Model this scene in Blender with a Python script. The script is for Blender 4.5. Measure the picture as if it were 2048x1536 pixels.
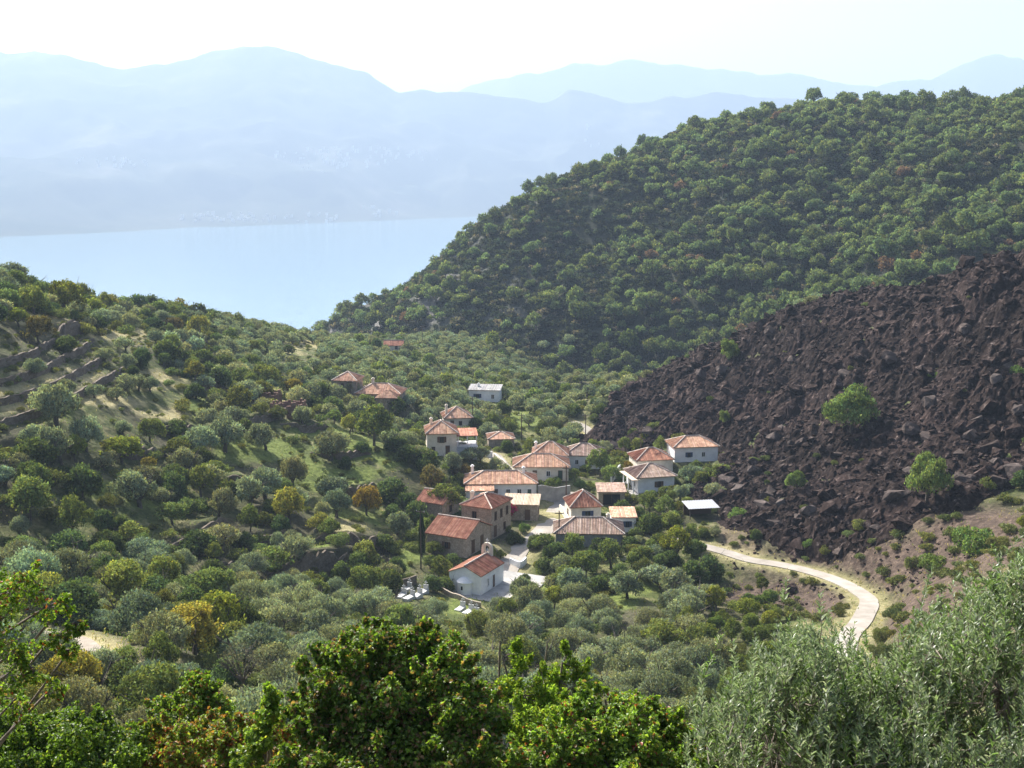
import bpy, math, random
import numpy as np
from mathutils import Vector, Matrix
SC = bpy.context.scene
for _o in list(bpy.data.objects): bpy.data.objects.remove(_o)
COL = SC.collection
R = math.radians
rng = np.random.default_rng(7)
random.seed(7)

# ------------------------------------------------------------------ camera, sky, sun, exposure
H = 290.0                      # camera height above the sea
FPX = 2472.0                   # focal length in pixels of a 2048 px wide frame
PITCH = math.atan(428 / FPX)
cam = bpy.data.cameras.new('camera'); cam_o = bpy.data.objects.new('camera', cam); COL.objects.link(cam_o)
cam.sensor_width = 36; cam.lens = 36 * FPX / 2048; cam.clip_end = 60000; cam.clip_start = 0.1
cam_o.location = (0, 0, H); cam_o.rotation_euler = (R(90) - PITCH, 0, 0)
SC.camera = cam_o
def boxverts(x0, x1, y0, y1, z0, z1):
    return [(x0, y0, z0), (x1, y0, z0), (x1, y1, z0), (x0, y1, z0), (x0, y0, z1), (x1, y0, z1), (x1, y1, z1), (x0, y1, z1)], [[0, 3, 2, 1], [4, 5, 6, 7], [0, 1, 5, 4], [1, 2, 6, 5], [2, 3, 7, 6], [3, 0, 4, 7]]
SUN_EL, SUN_AZ = R(40), R(-36)      # azimuth measured from +Y towards +X
wd = bpy.data.worlds.new('World'); SC.world = wd; wd.use_nodes = True
wn = wd.node_tree.nodes; wl = wd.node_tree.links; wn.clear()
sky = wn.new('ShaderNodeTexSky'); sky.sky_type = 'NISHITA'; sky.sun_disc = False
sky.sun_elevation = SUN_EL; sky.sun_rotation = SUN_AZ
sky.altitude = 300; sky.air_density = 0.6; sky.dust_density = 5.0; sky.ozone_density = 1.3
bg = wn.new('ShaderNodeBackground'); bg.inputs['Strength'].default_value = 0.098
ow = wn.new('ShaderNodeOutputWorld'); wl.new(sky.outputs[0], bg.inputs[0]); wl.new(bg.outputs[0], ow.inputs[0])
sl = bpy.data.lights.new('sun', 'SUN'); sl.energy = 5.0; sl.angle = R(0.55); sl.color = (1, 0.95, 0.87)
so = bpy.data.objects.new('sun', sl); COL.objects.link(so); so.location = (0, 0, 900)
sdir = Vector((math.sin(SUN_AZ) * math.cos(SUN_EL), math.cos(SUN_AZ) * math.cos(SUN_EL), math.sin(SUN_EL)))
so.rotation_euler = (-sdir).to_track_quat('-Z', 'Y').to_euler()
SC.view_settings.view_transform = 'Standard'; SC.view_settings.look = 'None'
SC.view_settings.exposure = 1.47; SC.view_settings.gamma = 1
SC.cycles.volume_bounces = 0; SC.cycles.max_bounces = 6; SC.cycles.diffuse_bounces = 2; SC.cycles.glossy_bounces = 2
SC.cycles.transmission_bounces = 2; SC.cycles.transparent_max_bounces = 8; SC.cycles.sample_clamp_indirect = 6

# ------------------------------------------------------------------ pixel <-> world
cp, sp = math.cos(PITCH), math.sin(PITCH)
def at(u, v, Y):
    """world point seen at pixel (u, v) at horizontal depth Y"""
    a = (u - 1024) / FPX; b = -(v - 768) / FPX
    t = Y / (cp + b * sp)
    return (a * t, Y, H + t * (-sp + b * cp))
def proj(x, y, z):
    dz = z - H
    f = y * cp - dz * sp; up = y * sp + dz * cp
    f = np.maximum(f, 0.1)
    return 1024 + FPX * x / f, 768 - FPX * up / f

# ------------------------------------------------------------------ noise
def _hash(i, j, s):
    h = (i * 374761393 + j * 668265263 + s * 1442695041) & 0xffffffff
    h = ((h ^ (h >> 13)) * 1274126177) & 0xffffffff
    return ((h ^ (h >> 16)) & 0xffff) / 65535.0
def vnoise(x, y, s=0):
    i = np.floor(x).astype(np.int64); j = np.floor(y).astype(np.int64)
    fx = x - i; fy = y - j; fx = fx * fx * (3 - 2 * fx); fy = fy * fy * (3 - 2 * fy)
    a = _hash(i, j, s); b = _hash(i + 1, j, s); c = _hash(i, j + 1, s); d = _hash(i + 1, j + 1, s)
    return (a * (1 - fx) + b * fx) * (1 - fy) + (c * (1 - fx) + d * fx) * fy * 1.0
def fbm(x, y, o=4, s=0, g=0.5):
    r = 0; w = 1; t = 0
    for k in range(o):
        r = r + w * vnoise(x, y, s + k * 17); t += w
        x = x * 2.03 + 5.1; y = y * 2.03 + 3.7; w *= g
    return r / t
def worley(x, y, s=0):
    i = np.floor(x).astype(np.int64); j = np.floor(y).astype(np.int64)
    d1 = np.full(x.shape, 9.0); d2 = d1.copy(); idv = np.zeros(x.shape)
    for di in (-1, 0, 1):
        for dj in (-1, 0, 1):
            a = i + di; b = j + dj
            px = a + _hash(a, b, s); py = b + _hash(a, b, s + 7)
            d = np.hypot(px - x, py - y); m = d < d1
            d2 = np.where(m, d1, np.minimum(d2, d)); idv = np.where(m, _hash(a, b, s + 13), idv); d1 = np.where(m, d, d1)
    return d1, d2, idv

# ------------------------------------------------------------------ terrain
class TPS:
    def __init__(s, pts, reg=1e-4):
        p = np.array(pts, float); s.c = p[:, :2] / 100.0; n = len(p)
        d = np.linalg.norm(s.c[:, None] - s.c[None], axis=2)
        K = np.where(d > 0, d * d * np.log(np.maximum(d, 1e-9)), 0) + np.eye(n) * reg
        P = np.c_[np.ones(n), s.c]
        A = np.block([[K, P], [P.T, np.zeros((3, 3))]])
        s.w = np.linalg.solve(A, np.r_[p[:, 2], 0, 0, 0])
    def __call__(s, x, y):
        sh = np.shape(x); q = np.c_[np.ravel(x), np.ravel(y)] / 100.0; out = np.empty(len(q)); n = len(s.c)
        for k in range(0, len(q), 20000):
            b = q[k:k + 20000]
            d2 = ((b[:, None] - s.c[None]) ** 2).sum(2)
            K = np.where(d2 > 0, 0.5 * d2 * np.log(np.maximum(d2, 1e-12)), 0)
            out[k:k + 20000] = K @ s.w[:n] + s.w[n] + b @ s.w[n + 1:]
        return out.reshape(sh)
near_px = [(-150, 500, 265), (0, 565, 270), (100, 603, 300), (200, 625, 335), (300, 648, 370), (400, 668, 405), (480, 684, 430), (560, 692, 450), (640, 702, 480),
 (-200, 800, 185), (-200, 1000, 155), (-200, 1250, 110),
 (0, 700, 207), (0, 800, 193), (0, 900, 179), (0, 1000, 166), (0, 1100, 154), (0, 1200, 131), (0, 1300, 105),
 (250, 700, 250), (250, 800, 225), (250, 900, 200), (250, 1000, 183), (250, 1100, 165), (250, 1200, 135), (250, 1300, 104),
 (500, 700, 330), (500, 750, 290), (500, 800, 260), (500, 900, 225), (500, 1000, 200), (500, 1100, 182), (500, 1200, 160), (560, 1350, 112), (500, 1500, 80),
 (750, 716, 400), (750, 750, 330), (700, 800, 285), (750, 900, 240), (750, 1000, 218), (750, 1100, 195), (750, 1200, 172),
 (1024, 693, 560), (1024, 720, 480), (1024, 760, 410), (1024, 800, 350), (1024, 880, 290), (1024, 930, 262), (1024, 1000, 235), (1024, 1090, 205), (1024, 1190, 183), (1024, 1300, 145), (1024, 1400, 115), (1024, 1536, 88),
 (860, 880, 270), (860, 1000, 225), (1250, 765, 400), (1200, 800, 345), (1200, 880, 290), (1300, 950, 255), (1300, 1050, 217), (1300, 1150, 190), (1300, 1250, 165),
 (1440, 1100, 203), (1600, 1140, 192), (1770, 1205, 168), (1730, 1250, 155), (1700, 1290, 143), (1690, 1400, 110),
 (2048, 750, 222), (1850, 780, 237), (1700, 750, 258), (1500, 750, 290), (1400, 800, 290), (1300, 850, 295), (2048, 900, 203), (1850, 1000, 193),
 (1700, 900, 228), (1500, 900, 255), (1400, 1000, 230), (1500, 1050, 212), (1700, 1100, 190), (2048, 1000, 183), (2048, 1100, 150), (1950, 1150, 150),
 (2048, 1250, 112), (1850, 1300, 125), (2250, 900, 190), (2250, 1100, 135)]
crest_lava = [(2250, 470, 240), (2048, 535, 255), (1950, 558, 262), (1850, 583, 275), (1700, 608, 290), (1560, 643, 300), (1450, 693, 315), (1380, 718, 325), (1290, 768, 335)]
pts = [at(*p) for p in near_px] + [at(*p) for p in crest_lava]
for p in crest_lava:
    q = at(p[0], p[1], p[2] + 45); pts.append((q[0], q[1], q[2] - 14))
    if p[0] > 1300:
        q = at(p[0], p[1], p[2] + 130); pts.append((q[0], q[1], min(q[2] - 40, H - 78)))
for (u, v, Y) in near_px[:9]:
    q = at(u, v, Y + 60); pts.append((q[0], q[1], q[2] - 18))
    q = at(u, v, Y + 260); pts.append((q[0], q[1], q[2] - 150))
for (x, y, dz) in [(0, 0, -2.2), (-25, 0, -2), (25, 0, -2), (0, -25, 4), (-40, -25, 6), (40, -25, 6), (0, 10, -7.4), (-12, 10, -7.6), (14, 10, -7), (0, 25, -16), (-20, 25, -16), (25, 25, -15),
                   (0, 50, -30), (-30, 55, -27), (35, 55, -28), (-70, 55, -25), (70, 55, -24), (-80, 0, -2), (80, 0, 0), (140, 60, -14), (-140, 60, -18),
                   (200, 160, -20), (230, 230, 0), (-230, 240, -14)]:
    pts.append((x, y, H + dz))
T_near = TPS(pts)
crest_hill = [(615, 692, 640), (700, 624, 620), (850, 542, 620), (940, 466, 630), (1060, 398, 640), (1130, 358, 645), (1210, 340, 650), (1290, 292, 660), (1400, 252, 670),
              (1500, 236, 675), (1600, 226, 680), (1750, 230, 675), (1900, 225, 665), (2048, 208, 640), (2300, 170, 620)]
base_hill = [(600, 700, 600), (700, 715, 540), (850, 735, 500), (1000, 742, 485), (1100, 750, 475), (1250, 757, 450), (1400, 722, 450), (1560, 652, 430), (1750, 615, 420), (2048, 560, 400), (2300, 520, 390)]
crest_hill = [(u, v + 8, Y) for u, v, Y in crest_hill]
hp = [at(*p) for p in crest_hill + base_hill]
for p in crest_hill:
    q = at(p[0], p[1], p[2] + 70); hp.append((q[0], q[1], q[2] - 26))
    q = at(p[0], p[1], p[2] + 500); hp.append((q[0], q[1], -30))
for p in base_hill:
    q = at(p[0], p[1], p[2] - 70); hp.append((q[0], q[1], q[2] - 30))
for q in [(-190, 640, 120), (-260, 700, 40), (-300, 900, -30), (-150, 780, 90), (-170, 560, 150)]: hp.append(q)
T_hill = TPS(hp)

# road centre lines, in plan (from pixels on the bare ground)
def raw(x, y):
    x = np.asarray(x, float); y = np.asarray(y, float)
    n = T_near(x, y); h = T_hill(x, y)
    n = n + ((fbm(x / 23, y / 23, 4, 3) - 0.5) * 3.0 + (fbm(x / 7, y / 7, 4, 31) - 0.5) * 1.7) * np.clip(y / 120, 0, 1)
    rough = (fbm(x / 46, y / 46, 5, 9) - 0.5) * 20 * np.clip((h - n) / 18, 0, 1)
    rough = rough - np.abs(fbm(x / 30 + 9, y / 60, 3, 77) - 0.5) * 14 * np.clip((h - n) / 18, 0, 1)
    h = h + rough * np.clip(1 - (y - 590) / 60, 0.35, 1)
    d = h - n; k = 5.0
    m = np.maximum(h, n) + np.maximum(k - np.abs(d), 0) ** 2 / (4 * k)
    return np.maximum(m, -30)
def hit(f, u, v, y0=20, y1=760, n=1500):
    """first point where the ray through pixel (u, v) meets the surface f"""
    Y = np.linspace(y0, y1, n); a = (u - 1024) / FPX; b = -(v - 768) / FPX
    t = Y / (cp + b * sp); x = a * t; z = H + t * (-sp + b * cp)
    g = f(x, Y); k = np.argmax(g >= z)
    if not (g >= z).any(): k = n - 1
    return (float(x[k]), float(Y[k]), float(g[k]))
def spline(P, step=1.5):
    P = [np.array(p, float) for p in P]; P = [2 * P[0] - P[1]] + P + [2 * P[-1] - P[-2]]; out = []
    for k in range(1, len(P) - 2):
        n = max(2, int(np.linalg.norm(P[k + 1] - P[k]) / step))
        for t in np.linspace(0, 1, n, endpoint=False):
            out.append(0.5 * ((2 * P[k]) + (-P[k - 1] + P[k + 1]) * t + (2 * P[k - 1] - 5 * P[k] + 4 * P[k + 1] - P[k + 2]) * t * t + (-P[k - 1] + 3 * P[k] - 3 * P[k + 1] + P[k + 2]) * t ** 3))
    out.append(P[-2]); return np.array(out)
def smooth(a, n):
    k = np.ones(n) / n; ap = np.r_[[a[0]] * (n // 2), a, [a[-1]] * (n // 2)]
    return np.convolve(ap, k, 'valid')[:len(a)]
ROADS = {}
def road_line(key, px, half, zsm=9):
    P = [hit(raw, u, v)[:2] for u, v in px]
    L = spline(P); z = smooth(raw(L[:, 0], L[:, 1]), zsm) + 0.05
    ROADS[key] = (L, z, half)
road_line('road', [(1330, 1075), (1390, 1092), (1445, 1106), (1500, 1120), (1560, 1135), (1620, 1148), (1680, 1166), (1725, 1188), (1738, 1212), (1722, 1240), (1700, 1268), (1690, 1300), (1675, 1370), (1640, 1450)], 1.35, 15)
road_line('village_street', [(1140, 985), (1125, 1005), (1108, 1030), (1092, 1055), (1060, 1085), (1035, 1105), (1010, 1145), (985, 1180)], 1.9, 9)
road_line('lane', [(960, 800), (975, 815), (1010, 826)], 1.2)
road_line('valley_road', [(1148, 842), (1170, 857), (1195, 876), (1225, 890)], 1.3)
road_line('alley', [(962, 905), (985, 912), (1005, 930), (1016, 945)], 1.6)
road_line('footpath', [(60, 1270), (150, 1287), (200, 1310), (245, 1330), (300, 1362)], 0.9)
EXTRA = []      # ('wall', polyline, height, reach) terraces ; ('pad', x, y, rx, ry, rot, z) levelled house plots
def segdist(x, y, L):
    """distance to polyline L, signed side (+ = left of its direction), index"""
    best = np.full(x.shape, 1e9); side = np.zeros(x.shape); idx = np.zeros(x.shape, int); par = np.zeros(x.shape)
    for k in range(len(L) - 1):
        ax, ay = L[k][:2]; bx, by = L[k + 1][:2]; dx, dy = bx - ax, by - ay; ll = dx * dx + dy * dy + 1e-9
        t = np.clip(((x - ax) * dx + (y - ay) * dy) / ll, 0, 1)
        d = np.hypot(x - ax - t * dx, y - ay - t * dy); m = d < best
        best = np.where(m, d, best); side = np.where(m, dx * (y - ay) - dy * (x - ax), side)
        idx = np.where(m, k, idx); par = np.where(m, (k + t) / (len(L) - 1), par)
    return best, side, par
TZ0, TZS = 247.6, 2.3     # first level and step of the terraced field on the left slope
def terrace_field(x, y, z):
    m = np.clip((x + 90) / 4, 0, 1) * np.clip((-71 - x) / 3, 0, 1) * np.clip((y - 172) / 6, 0, 1) * np.clip((248 - y) / 8, 0, 1)
    f = (z - TZ0) / TZS; n = np.floor(f); f = f - n; s = np.clip((f - .76) / .24, 0, 1); s = s * s * (3 - 2 * s)
    return z + m * (TZ0 + TZS * (n + .55 * f + .45 * s) - z)
def terr(x, y):
    x = np.asarray(x, float); y = np.asarray(y, float); sh = x.shape
    x = np.atleast_1d(x).ravel(); y = np.atleast_1d(y).ravel()
    z = terrace_field(x, y, raw(x, y))
    for e in EXTRA:
        if e[0] == 'wall':
            L, hgt, reach = e[1:]
            m = (x > L[:, 0].min() - reach) & (x < L[:, 0].max() + reach) & (y > L[:, 1].min() - reach) & (y < L[:, 1].max() + reach)
            if m.any():
                d, s, p = segdist(x[m], y[m], L)
                end = np.clip(np.minimum(p, 1 - p) * 4, 0, 1)
                up = np.where(s > 0, np.clip(1 - d / reach, 0, 1), 0) * hgt * end
                dn = np.where(s <= 0, np.clip(1 - d / (reach * .5), 0, 1), 0) * -hgt * 0.25 * end
                z[m] += up + dn
    for L, rz, half in ROADS.values():
        m = (x > L[:, 0].min() - 9) & (x < L[:, 0].max() + 9) & (y > L[:, 1].min() - 9) & (y < L[:, 1].max() + 9)
        if m.any():
            d, s, p = segdist(x[m], y[m], L)
            w = np.clip((half + 5.0 - d) / 4.0, 0, 1); w = w * w * (3 - 2 * w)
            tz = np.interp(p, np.linspace(0, 1, len(rz)), rz) - 0.12
            z[m] = z[m] * (1 - w) + tz * w
    for e in EXTRA:
        if e[0] == 'pad':
            _, px, py, rx, ry, rot, pz = e
            c, s_ = math.cos(rot), math.sin(rot)
            qx = np.abs((x - px) * c + (y - py) * s_) - rx; qy = np.abs(-(x - px) * s_ + (y - py) * c) - ry
            d = np.hypot(np.maximum(qx, 0), np.maximum(qy, 0)); w = np.clip(1 - d / 3.5, 0, 1); w = w * w * (3 - 2 * w)
            z = z * (1 - w) + pz * w
    return z.reshape(sh) if sh else float(z[0])
def th(x, y): return float(terr(np.array([x]), np.array([y]))[0])
def gp(u, v, f=None):
    return hit(f or terr, u, v)
LEVEL_DONE = False

# ------------------------------------------------------------------ object helpers
def link(o, parent=None):
    COL.objects.link(o)
    if parent is not None: o.parent = parent
    return o
def tag(o, label=None, cat=None, group=None, kind=None):
    if label: o['label'] = label
    if cat: o['category'] = cat
    if group: o['group'] = group
    if kind: o['kind'] = kind
    return o
def empty(name, loc, rz=0):
    o = bpy.data.objects.new(name, None); COL.objects.link(o); o.location = loc; o.rotation_euler = (0, 0, rz)
    o.empty_display_size = 0.5; return o
def mesh(name, V, F, mats, mi=None, tint=None, uv=None, smooth_=False):
    """V (n,3); F (m,3|4) array or list of arrays"""
    V = np.asarray(V, np.float32); me = bpy.data.meshes.new(name)
    Fs = F if isinstance(F, list) and len(F) and np.ndim(F[0]) == 2 else [F]
    Fs = [np.asarray(f, np.int32) for f in Fs if len(f)]
    nl = sum(f.size for f in Fs); nf = sum(len(f) for f in Fs)
    me.vertices.add(len(V)); me.vertices.foreach_set('co', V.ravel())
    me.loops.add(nl); me.loops.foreach_set('vertex_index', np.concatenate([f.ravel() for f in Fs]))
    tot = np.concatenate([np.full(len(f), f.shape[1], np.int32) for f in Fs]); st = np.r_[0, np.cumsum(tot)[:-1]].astype(np.int32)
    me.polygons.add(nf); me.polygons.foreach_set('loop_start', st); me.polygons.foreach_set('loop_total', tot)
    for m in (mats if isinstance(mats, (list, tuple)) else [mats]): me.materials.append(m)
    if mi is not None: me.polygons.foreach_set('material_index', np.asarray(mi, np.int32))
    me.polygons.foreach_set('use_smooth', np.full(nf, smooth_, bool))
    if tint is not None:
        a = me.attributes.new('tint', 'FLOAT_COLOR', 'FACE'); c = np.ones((nf, 4), np.float32); c[:, :3] = tint
        a.data.foreach_set('color', c.ravel())
    if uv is not None:
        l = me.uv_layers.new(name='uv'); l.data.foreach_set('uv', np.asarray(uv, np.float32).ravel())
    me.update(calc_edges=True); me.validate(); return me
def obj(name, me, parent=None, loc=None):
    o = bpy.data.objects.new(name, me); link(o, parent)
    if loc is not None: o.location = loc
    return o

# ------------------------------------------------------------------ materials
def newmat(name):
    m = bpy.data.materials.new(name); m.use_nodes = True; nt = m.node_tree; nt.nodes.clear()
    out = nt.nodes.new('ShaderNodeOutputMaterial'); return m, nt, out
class NB:
    def __init__(s, nt): s.nt = nt
    def n(s, t, **k):
        o = s.nt.nodes.new('ShaderNode' + t)
        for a, b in k.items(): setattr(o, a, b)
        return o
    def l(s, a, b): s.nt.links.new(a, b)
    def noise(s, vec, scale, detail=4, rough=0.6):
        o = s.n('TexNoise'); o.inputs['Scale'].default_value = scale; o.inputs['Detail'].default_value = detail; o.inputs['Roughness'].default_value = rough
        if vec: s.l(vec, o.inputs['Vector'])
        return o.outputs['Fac']
    def ramp(s, fac, stops, interp='LINEAR'):
        o = s.n('ValToRGB'); o.color_ramp.interpolation = interp; e = o.color_ramp.elements
        while len(e) < len(stops): e.new(0.5)
        for i, (p, c) in enumerate(stops): e[i].position = p; e[i].color = (*c, 1) if len(c) == 3 else c
        s.l(fac, o.inputs['Fac']); return o.outputs['Color']
    def mix(s, fac, a, b, mode='MIX'):
        o = s.n('Mix', data_type='RGBA', blend_type=mode)
        for sock, val in ((o.inputs['Factor'], fac), (o.inputs[6], a), (o.inputs[7], b)):
            if isinstance(val, (int, float)): sock.default_value = val
            elif isinstance(val, tuple): sock.default_value = (*val, 1)
            else: s.l(val, sock)
        return o.outputs[2]
    def bump(s, h, strength, dist):
        o = s.n('Bump'); o.inputs['Strength'].default_value = strength; o.inputs['Distance'].default_value = dist; s.l(h, o.inputs['Height']); return o.outputs['Normal']
    def pbr(s, col, rough=0.8, spec=0.3, normal=None):
        p = s.n('BsdfPrincipled')
        if isinstance(col, tuple): p.inputs['Base Color'].default_value = (*col, 1)
        else: s.l(col, p.inputs['Base Color'])
        p.inputs['Roughness'].default_value = rough; p.inputs['Specular IOR Level'].default_value = spec
        if normal: s.l(normal, p.inputs['Normal'])
        return p
def foliage(name, transl=0.35, gloss=0.0, rough=0.4, tr_tint=(1.28, 1.3, 0.6)):
    m, nt, out = newmat(name); b = NB(nt)
    at_ = b.n('Attribute', attribute_name='tint', attribute_type='GEOMETRY'); oi = b.n('ObjectInfo')
    c = b.mix(1.0, at_.outputs['Color'], oi.outputs['Color'], 'MULTIPLY')
    d = b.n('BsdfDiffuse'); b.l(c, d.inputs['Color'])
    t = b.n('BsdfTranslucent'); tc = b.mix(1.0, c, tr_tint, 'MULTIPLY'); b.l(tc, t.inputs['Color'])
    ms = b.n('MixShader'); ms.inputs[0].default_value = transl; b.l(d.outputs[0], ms.inputs[1]); b.l(t.outputs[0], ms.inputs[2]); last = ms
    if gloss > 0:
        g = b.n('BsdfGlossy'); g.inputs['Roughness'].default_value = rough; g.inputs['Color'].default_value = (1, 1, 1, 1)
        fr = b.n('Fresnel'); fr.inputs['IOR'].default_value = 1.45
        mm = b.n('Math', operation='MULTIPLY'); b.l(fr.outputs[0], mm.inputs[0]); mm.inputs[1].default_value = gloss
        m2 = b.n('MixShader'); b.l(mm.outputs[0], m2.inputs[0]); b.l(last.outputs[0], m2.inputs[1]); b.l(g.outputs[0], m2.inputs[2]); last = m2
    b.l(last.outputs[0], out.inputs[0]); return m
M_leaf = foliage('leaf', 0.34)
M_needle = foliage('needle', 0.38, 0.0)
M_gloss = foliage('glossy_leaf', 0.42, 0.035, 0.5, (1.4, 1.45, 0.5))
M_olive = foliage('olive_leaf', 0.36, 0.08, 0.45, (1.25, 1.3, 0.8))
def simple(name, stops, scale, rough=0.85, bump=0.0, bdist=0.1, spec=0.25, det=5, coord='Object'):
    m, nt, out = newmat(name); b = NB(nt); tc = b.n('TexCoord')
    f = b.noise(tc.outputs[coord], scale, det); c = b.ramp(f, stops)
    nrm = b.bump(b.noise(tc.outputs[coord], scale * 3, 4), bump, bdist) if bump else None
    b.l(b.pbr(c, rough, spec, nrm).outputs[0], out.inputs[0]); return m
M_bark = simple('bark', [(0.3, (0.05, 0.04, 0.032)), (0.7, (0.14, 0.12, 0.1))], 3, bump=0.6)
def ground_mat():
    m, nt, out = newmat('ground'); b = NB(nt); g = b.n('NewGeometry'); pos = g.outputs['Position']
    big = b.noise(pos, 0.045, 4); fine = b.noise(pos, 1.1, 6, 0.7); mid = b.noise(pos, 0.28, 5)
    gr0 = b.ramp(fine, [(0.25, (0.03, 0.042, 0.014)), (0.55, (0.085, 0.105, 0.032)), (0.85, (0.19, 0.19, 0.085))]); green = b.ramp(fine, [(0.25, (0.055, 0.075, 0.02)), (0.55, (0.16, 0.20, 0.05)), (0.85, (0.28, 0.29, 0.11))])  # gr0: darker grass, the shadow between the trees put into its colour
    straw = b.ramp(fine, [(0.25, (0.14, 0.13, 0.06)), (0.5, (0.31, 0.275, 0.14)), (0.8, (0.45, 0.40, 0.24))])
    dirt = b.ramp(fine, [(0.3, (0.035, 0.035, 0.018)), (0.6, (0.09, 0.085, 0.05)), (0.85, (0.2, 0.18, 0.13))])
    c = b.mix(b.ramp(mid, [(0.5, (0, 0, 0)), (0.68, (.8, .8, .8))]), gr0, straw)
    c = b.mix(b.ramp(big, [(0.45, (0, 0, 0)), (0.62, (1, 1, 1))]), c, dirt)
    at_ = b.n('Attribute', attribute_name='cover', attribute_type='GEOMETRY'); sx = b.n('SeparateColor'); b.l(at_.outputs['Color'], sx.inputs[0])
    c = b.mix(sx.outputs[0], c, green); c = b.mix(sx.outputs[1], c, straw)
    rock = b.ramp(fine, [(0.3, (0.09, 0.085, 0.085)), (0.55, (0.22, 0.21, 0.205)), (0.8, (0.42, 0.39, 0.36))])
    red = b.ramp(fine, [(0.25, (0.03, 0.022, 0.017)), (0.5, (0.085, 0.062, 0.048)), (0.8, (0.22, 0.165, 0.125))])
    c = b.mix(sx.outputs[2], c, red)
    hc = b.ramp(fine, [(0.3, (0.022, 0.027, 0.018)), (0.6, (0.05, 0.055, 0.036)), (0.85, (0.12, 0.11, 0.085))]); ah = b.n('Attribute', attribute_name='hill', attribute_type='GEOMETRY'); c = b.mix(ah.outputs['Fac'], c, hc)
    a2 = b.n('Attribute', attribute_name='rock', attribute_type='GEOMETRY'); c = b.mix(a2.outputs['Fac'], c, rock)
    n = b.bump(fine, 0.9, 0.5)
    b.l(b.pbr(c, 0.95, 0.1, n).outputs[0], out.inputs[0]); return m
M_ground = ground_mat()
def foliage_w(name, transl, tr_tint=(1.25, 1.3, 0.55)):
    """same leaf, for the merged covers: the colour of each plant is stored in its leaves"""
    m = (M_leaf if transl < .36 else M_needle).copy(); m.name = name; nt = m.node_tree
    for n in list(nt.nodes):
        if n.type == 'OBJECT_INFO':
            for l in list(nt.links):
                if l.from_node == n: s = l.to_socket; nt.links.remove(l); s.default_value = (1, 1, 1, 1)
    return m
M_leafw = foliage_w('leaf_cover', .32); M_needlew = foliage_w('needle_cover', .38)
# ------------------------------------------------------------------ terraces, house plots
def pxline(px, step=0.7):
    return spline([gp(u, v, raw)[:2] for u, v in px], step)
TERR = [
        ([(110, 668), (140, 664), (170, 663)], 1.8, 6), ([(395, 790), (425, 788), (455, 782)], 2.6, 7),
        ([(665, 985), (705, 1000), (735, 996), (762, 982)], 2.8, 9), ([(600, 1090), (650, 1092), (700, 1090), (735, 1100), (775, 1085)], 2.2, 9),
        ([(530, 1150), (590, 1146), (650, 1140), (720, 1136), (780, 1120)], 3.0, 9), ([(515, 1040), (545, 1038), (570, 1036)], 2.0, 6),
        ([(335, 1105), (365, 1100), (395, 1100)], 1.8, 5), ([(378, 1078), (420, 1068), (465, 1062)], 1.8, 5), ([(400, 1150), (440, 1143), (475, 1138)], 1.8, 5),
        ([(300, 860), (350, 866), (400, 858)], 1.4, 6), ([(560, 850), (610, 862), (660, 858)], 1.3, 6), ([(620, 905), (680, 915), (740, 908)], 1.3, 6),
        ([(440, 960), (500, 972), (560, 968)], 1.4, 6), ([(330, 690), (380, 694), (430, 692)], 1.5, 6), ([(230, 905), (280, 915), (330, 912)], 1.4, 5),
        ([(500, 1078), (540, 1082), (580, 1075)], 1.4, 5), ([(470, 850), (520, 846), (560, 838)], 1.4, 5)]
WALLS = []
for px, h_, reach in TERR:
    L = pxline(px); WALLS.append((L, h_)); EXTRA.append(('wall', L, h_, reach))
HOUSES = []
def spec(key, u, v, w, d, rot, **k):
    """(u, v): foot of the middle of the front wall; w, d plan size in m; rot in degrees"""
    x, y, z = gp(u, v, raw); r = R(rot)
    cx = x - math.sin(r) * d / 2; cy = y + math.cos(r) * d / 2
    HOUSES.append(dict(key=key, x=cx, y=cy, z=z, w=w, d=d, r=r, **k)); EXTRA.append(('pad', cx, cy, w / 2 + .6, d / 2 + .6, r, z - 0.02))
spec('chapel', 930, 1186, 5.6, 7.6, -27)
spec('barn', 893, 1112, 7.5, 8.6, -27)
spec('tall', 953, 1076, 6.0, 7.4, -27)
spec('lean', 1042, 1042, 6.2, 4.6, -5)
spec('hidden', 860, 1036, 5.2, 6.0, -27)
spec('long', 1002, 999, 14.0, 7.2, 2)
spec('hipwide', 1083, 962, 11.2, 7.2, 0)
spec('pyramid', 1100, 938, 7.4, 6.6, -3)
spec('ridge', 1168, 938, 8.4, 6.6, -4)
spec('twostorey', 884, 912, 6.2, 7.4, 6)
spec('backhip', 917, 858, 6.4, 6.4, 10)
spec('lowred', 1003, 895, 5.8, 5.4, 5)
spec('whitefar', 968, 804, 8.4, 6.0, -6)
spec('uphill', 690, 792, 5.6, 6.0, -8)
spec('hilltop', 756, 816, 10.6, 7.2, -6)
spec('farred', 787, 704, 6.4, 4.6, 0)
spec('slopeback', 1310, 948, 7.8, 6.6, 10)
spec('whiteslope', 1312, 984, 7.8, 7.0, 14)
spec('lavafoot', 1392, 924, 9.6, 6.6, 8)
spec('cream', 1172, 1047, 5.6, 6.4, 8)
spec('brownflat', 1223, 1012, 5.2, 5.0, 0)
spec('frontlong', 1178, 1094, 11.4, 6.6, -2)
spec('annex', 1248, 1066, 4.2, 5.4, 0)
spec('shed', 1408, 1040, 5.6, 4.2, 10)
HS = {h['key']: h for h in HOUSES}

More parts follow.
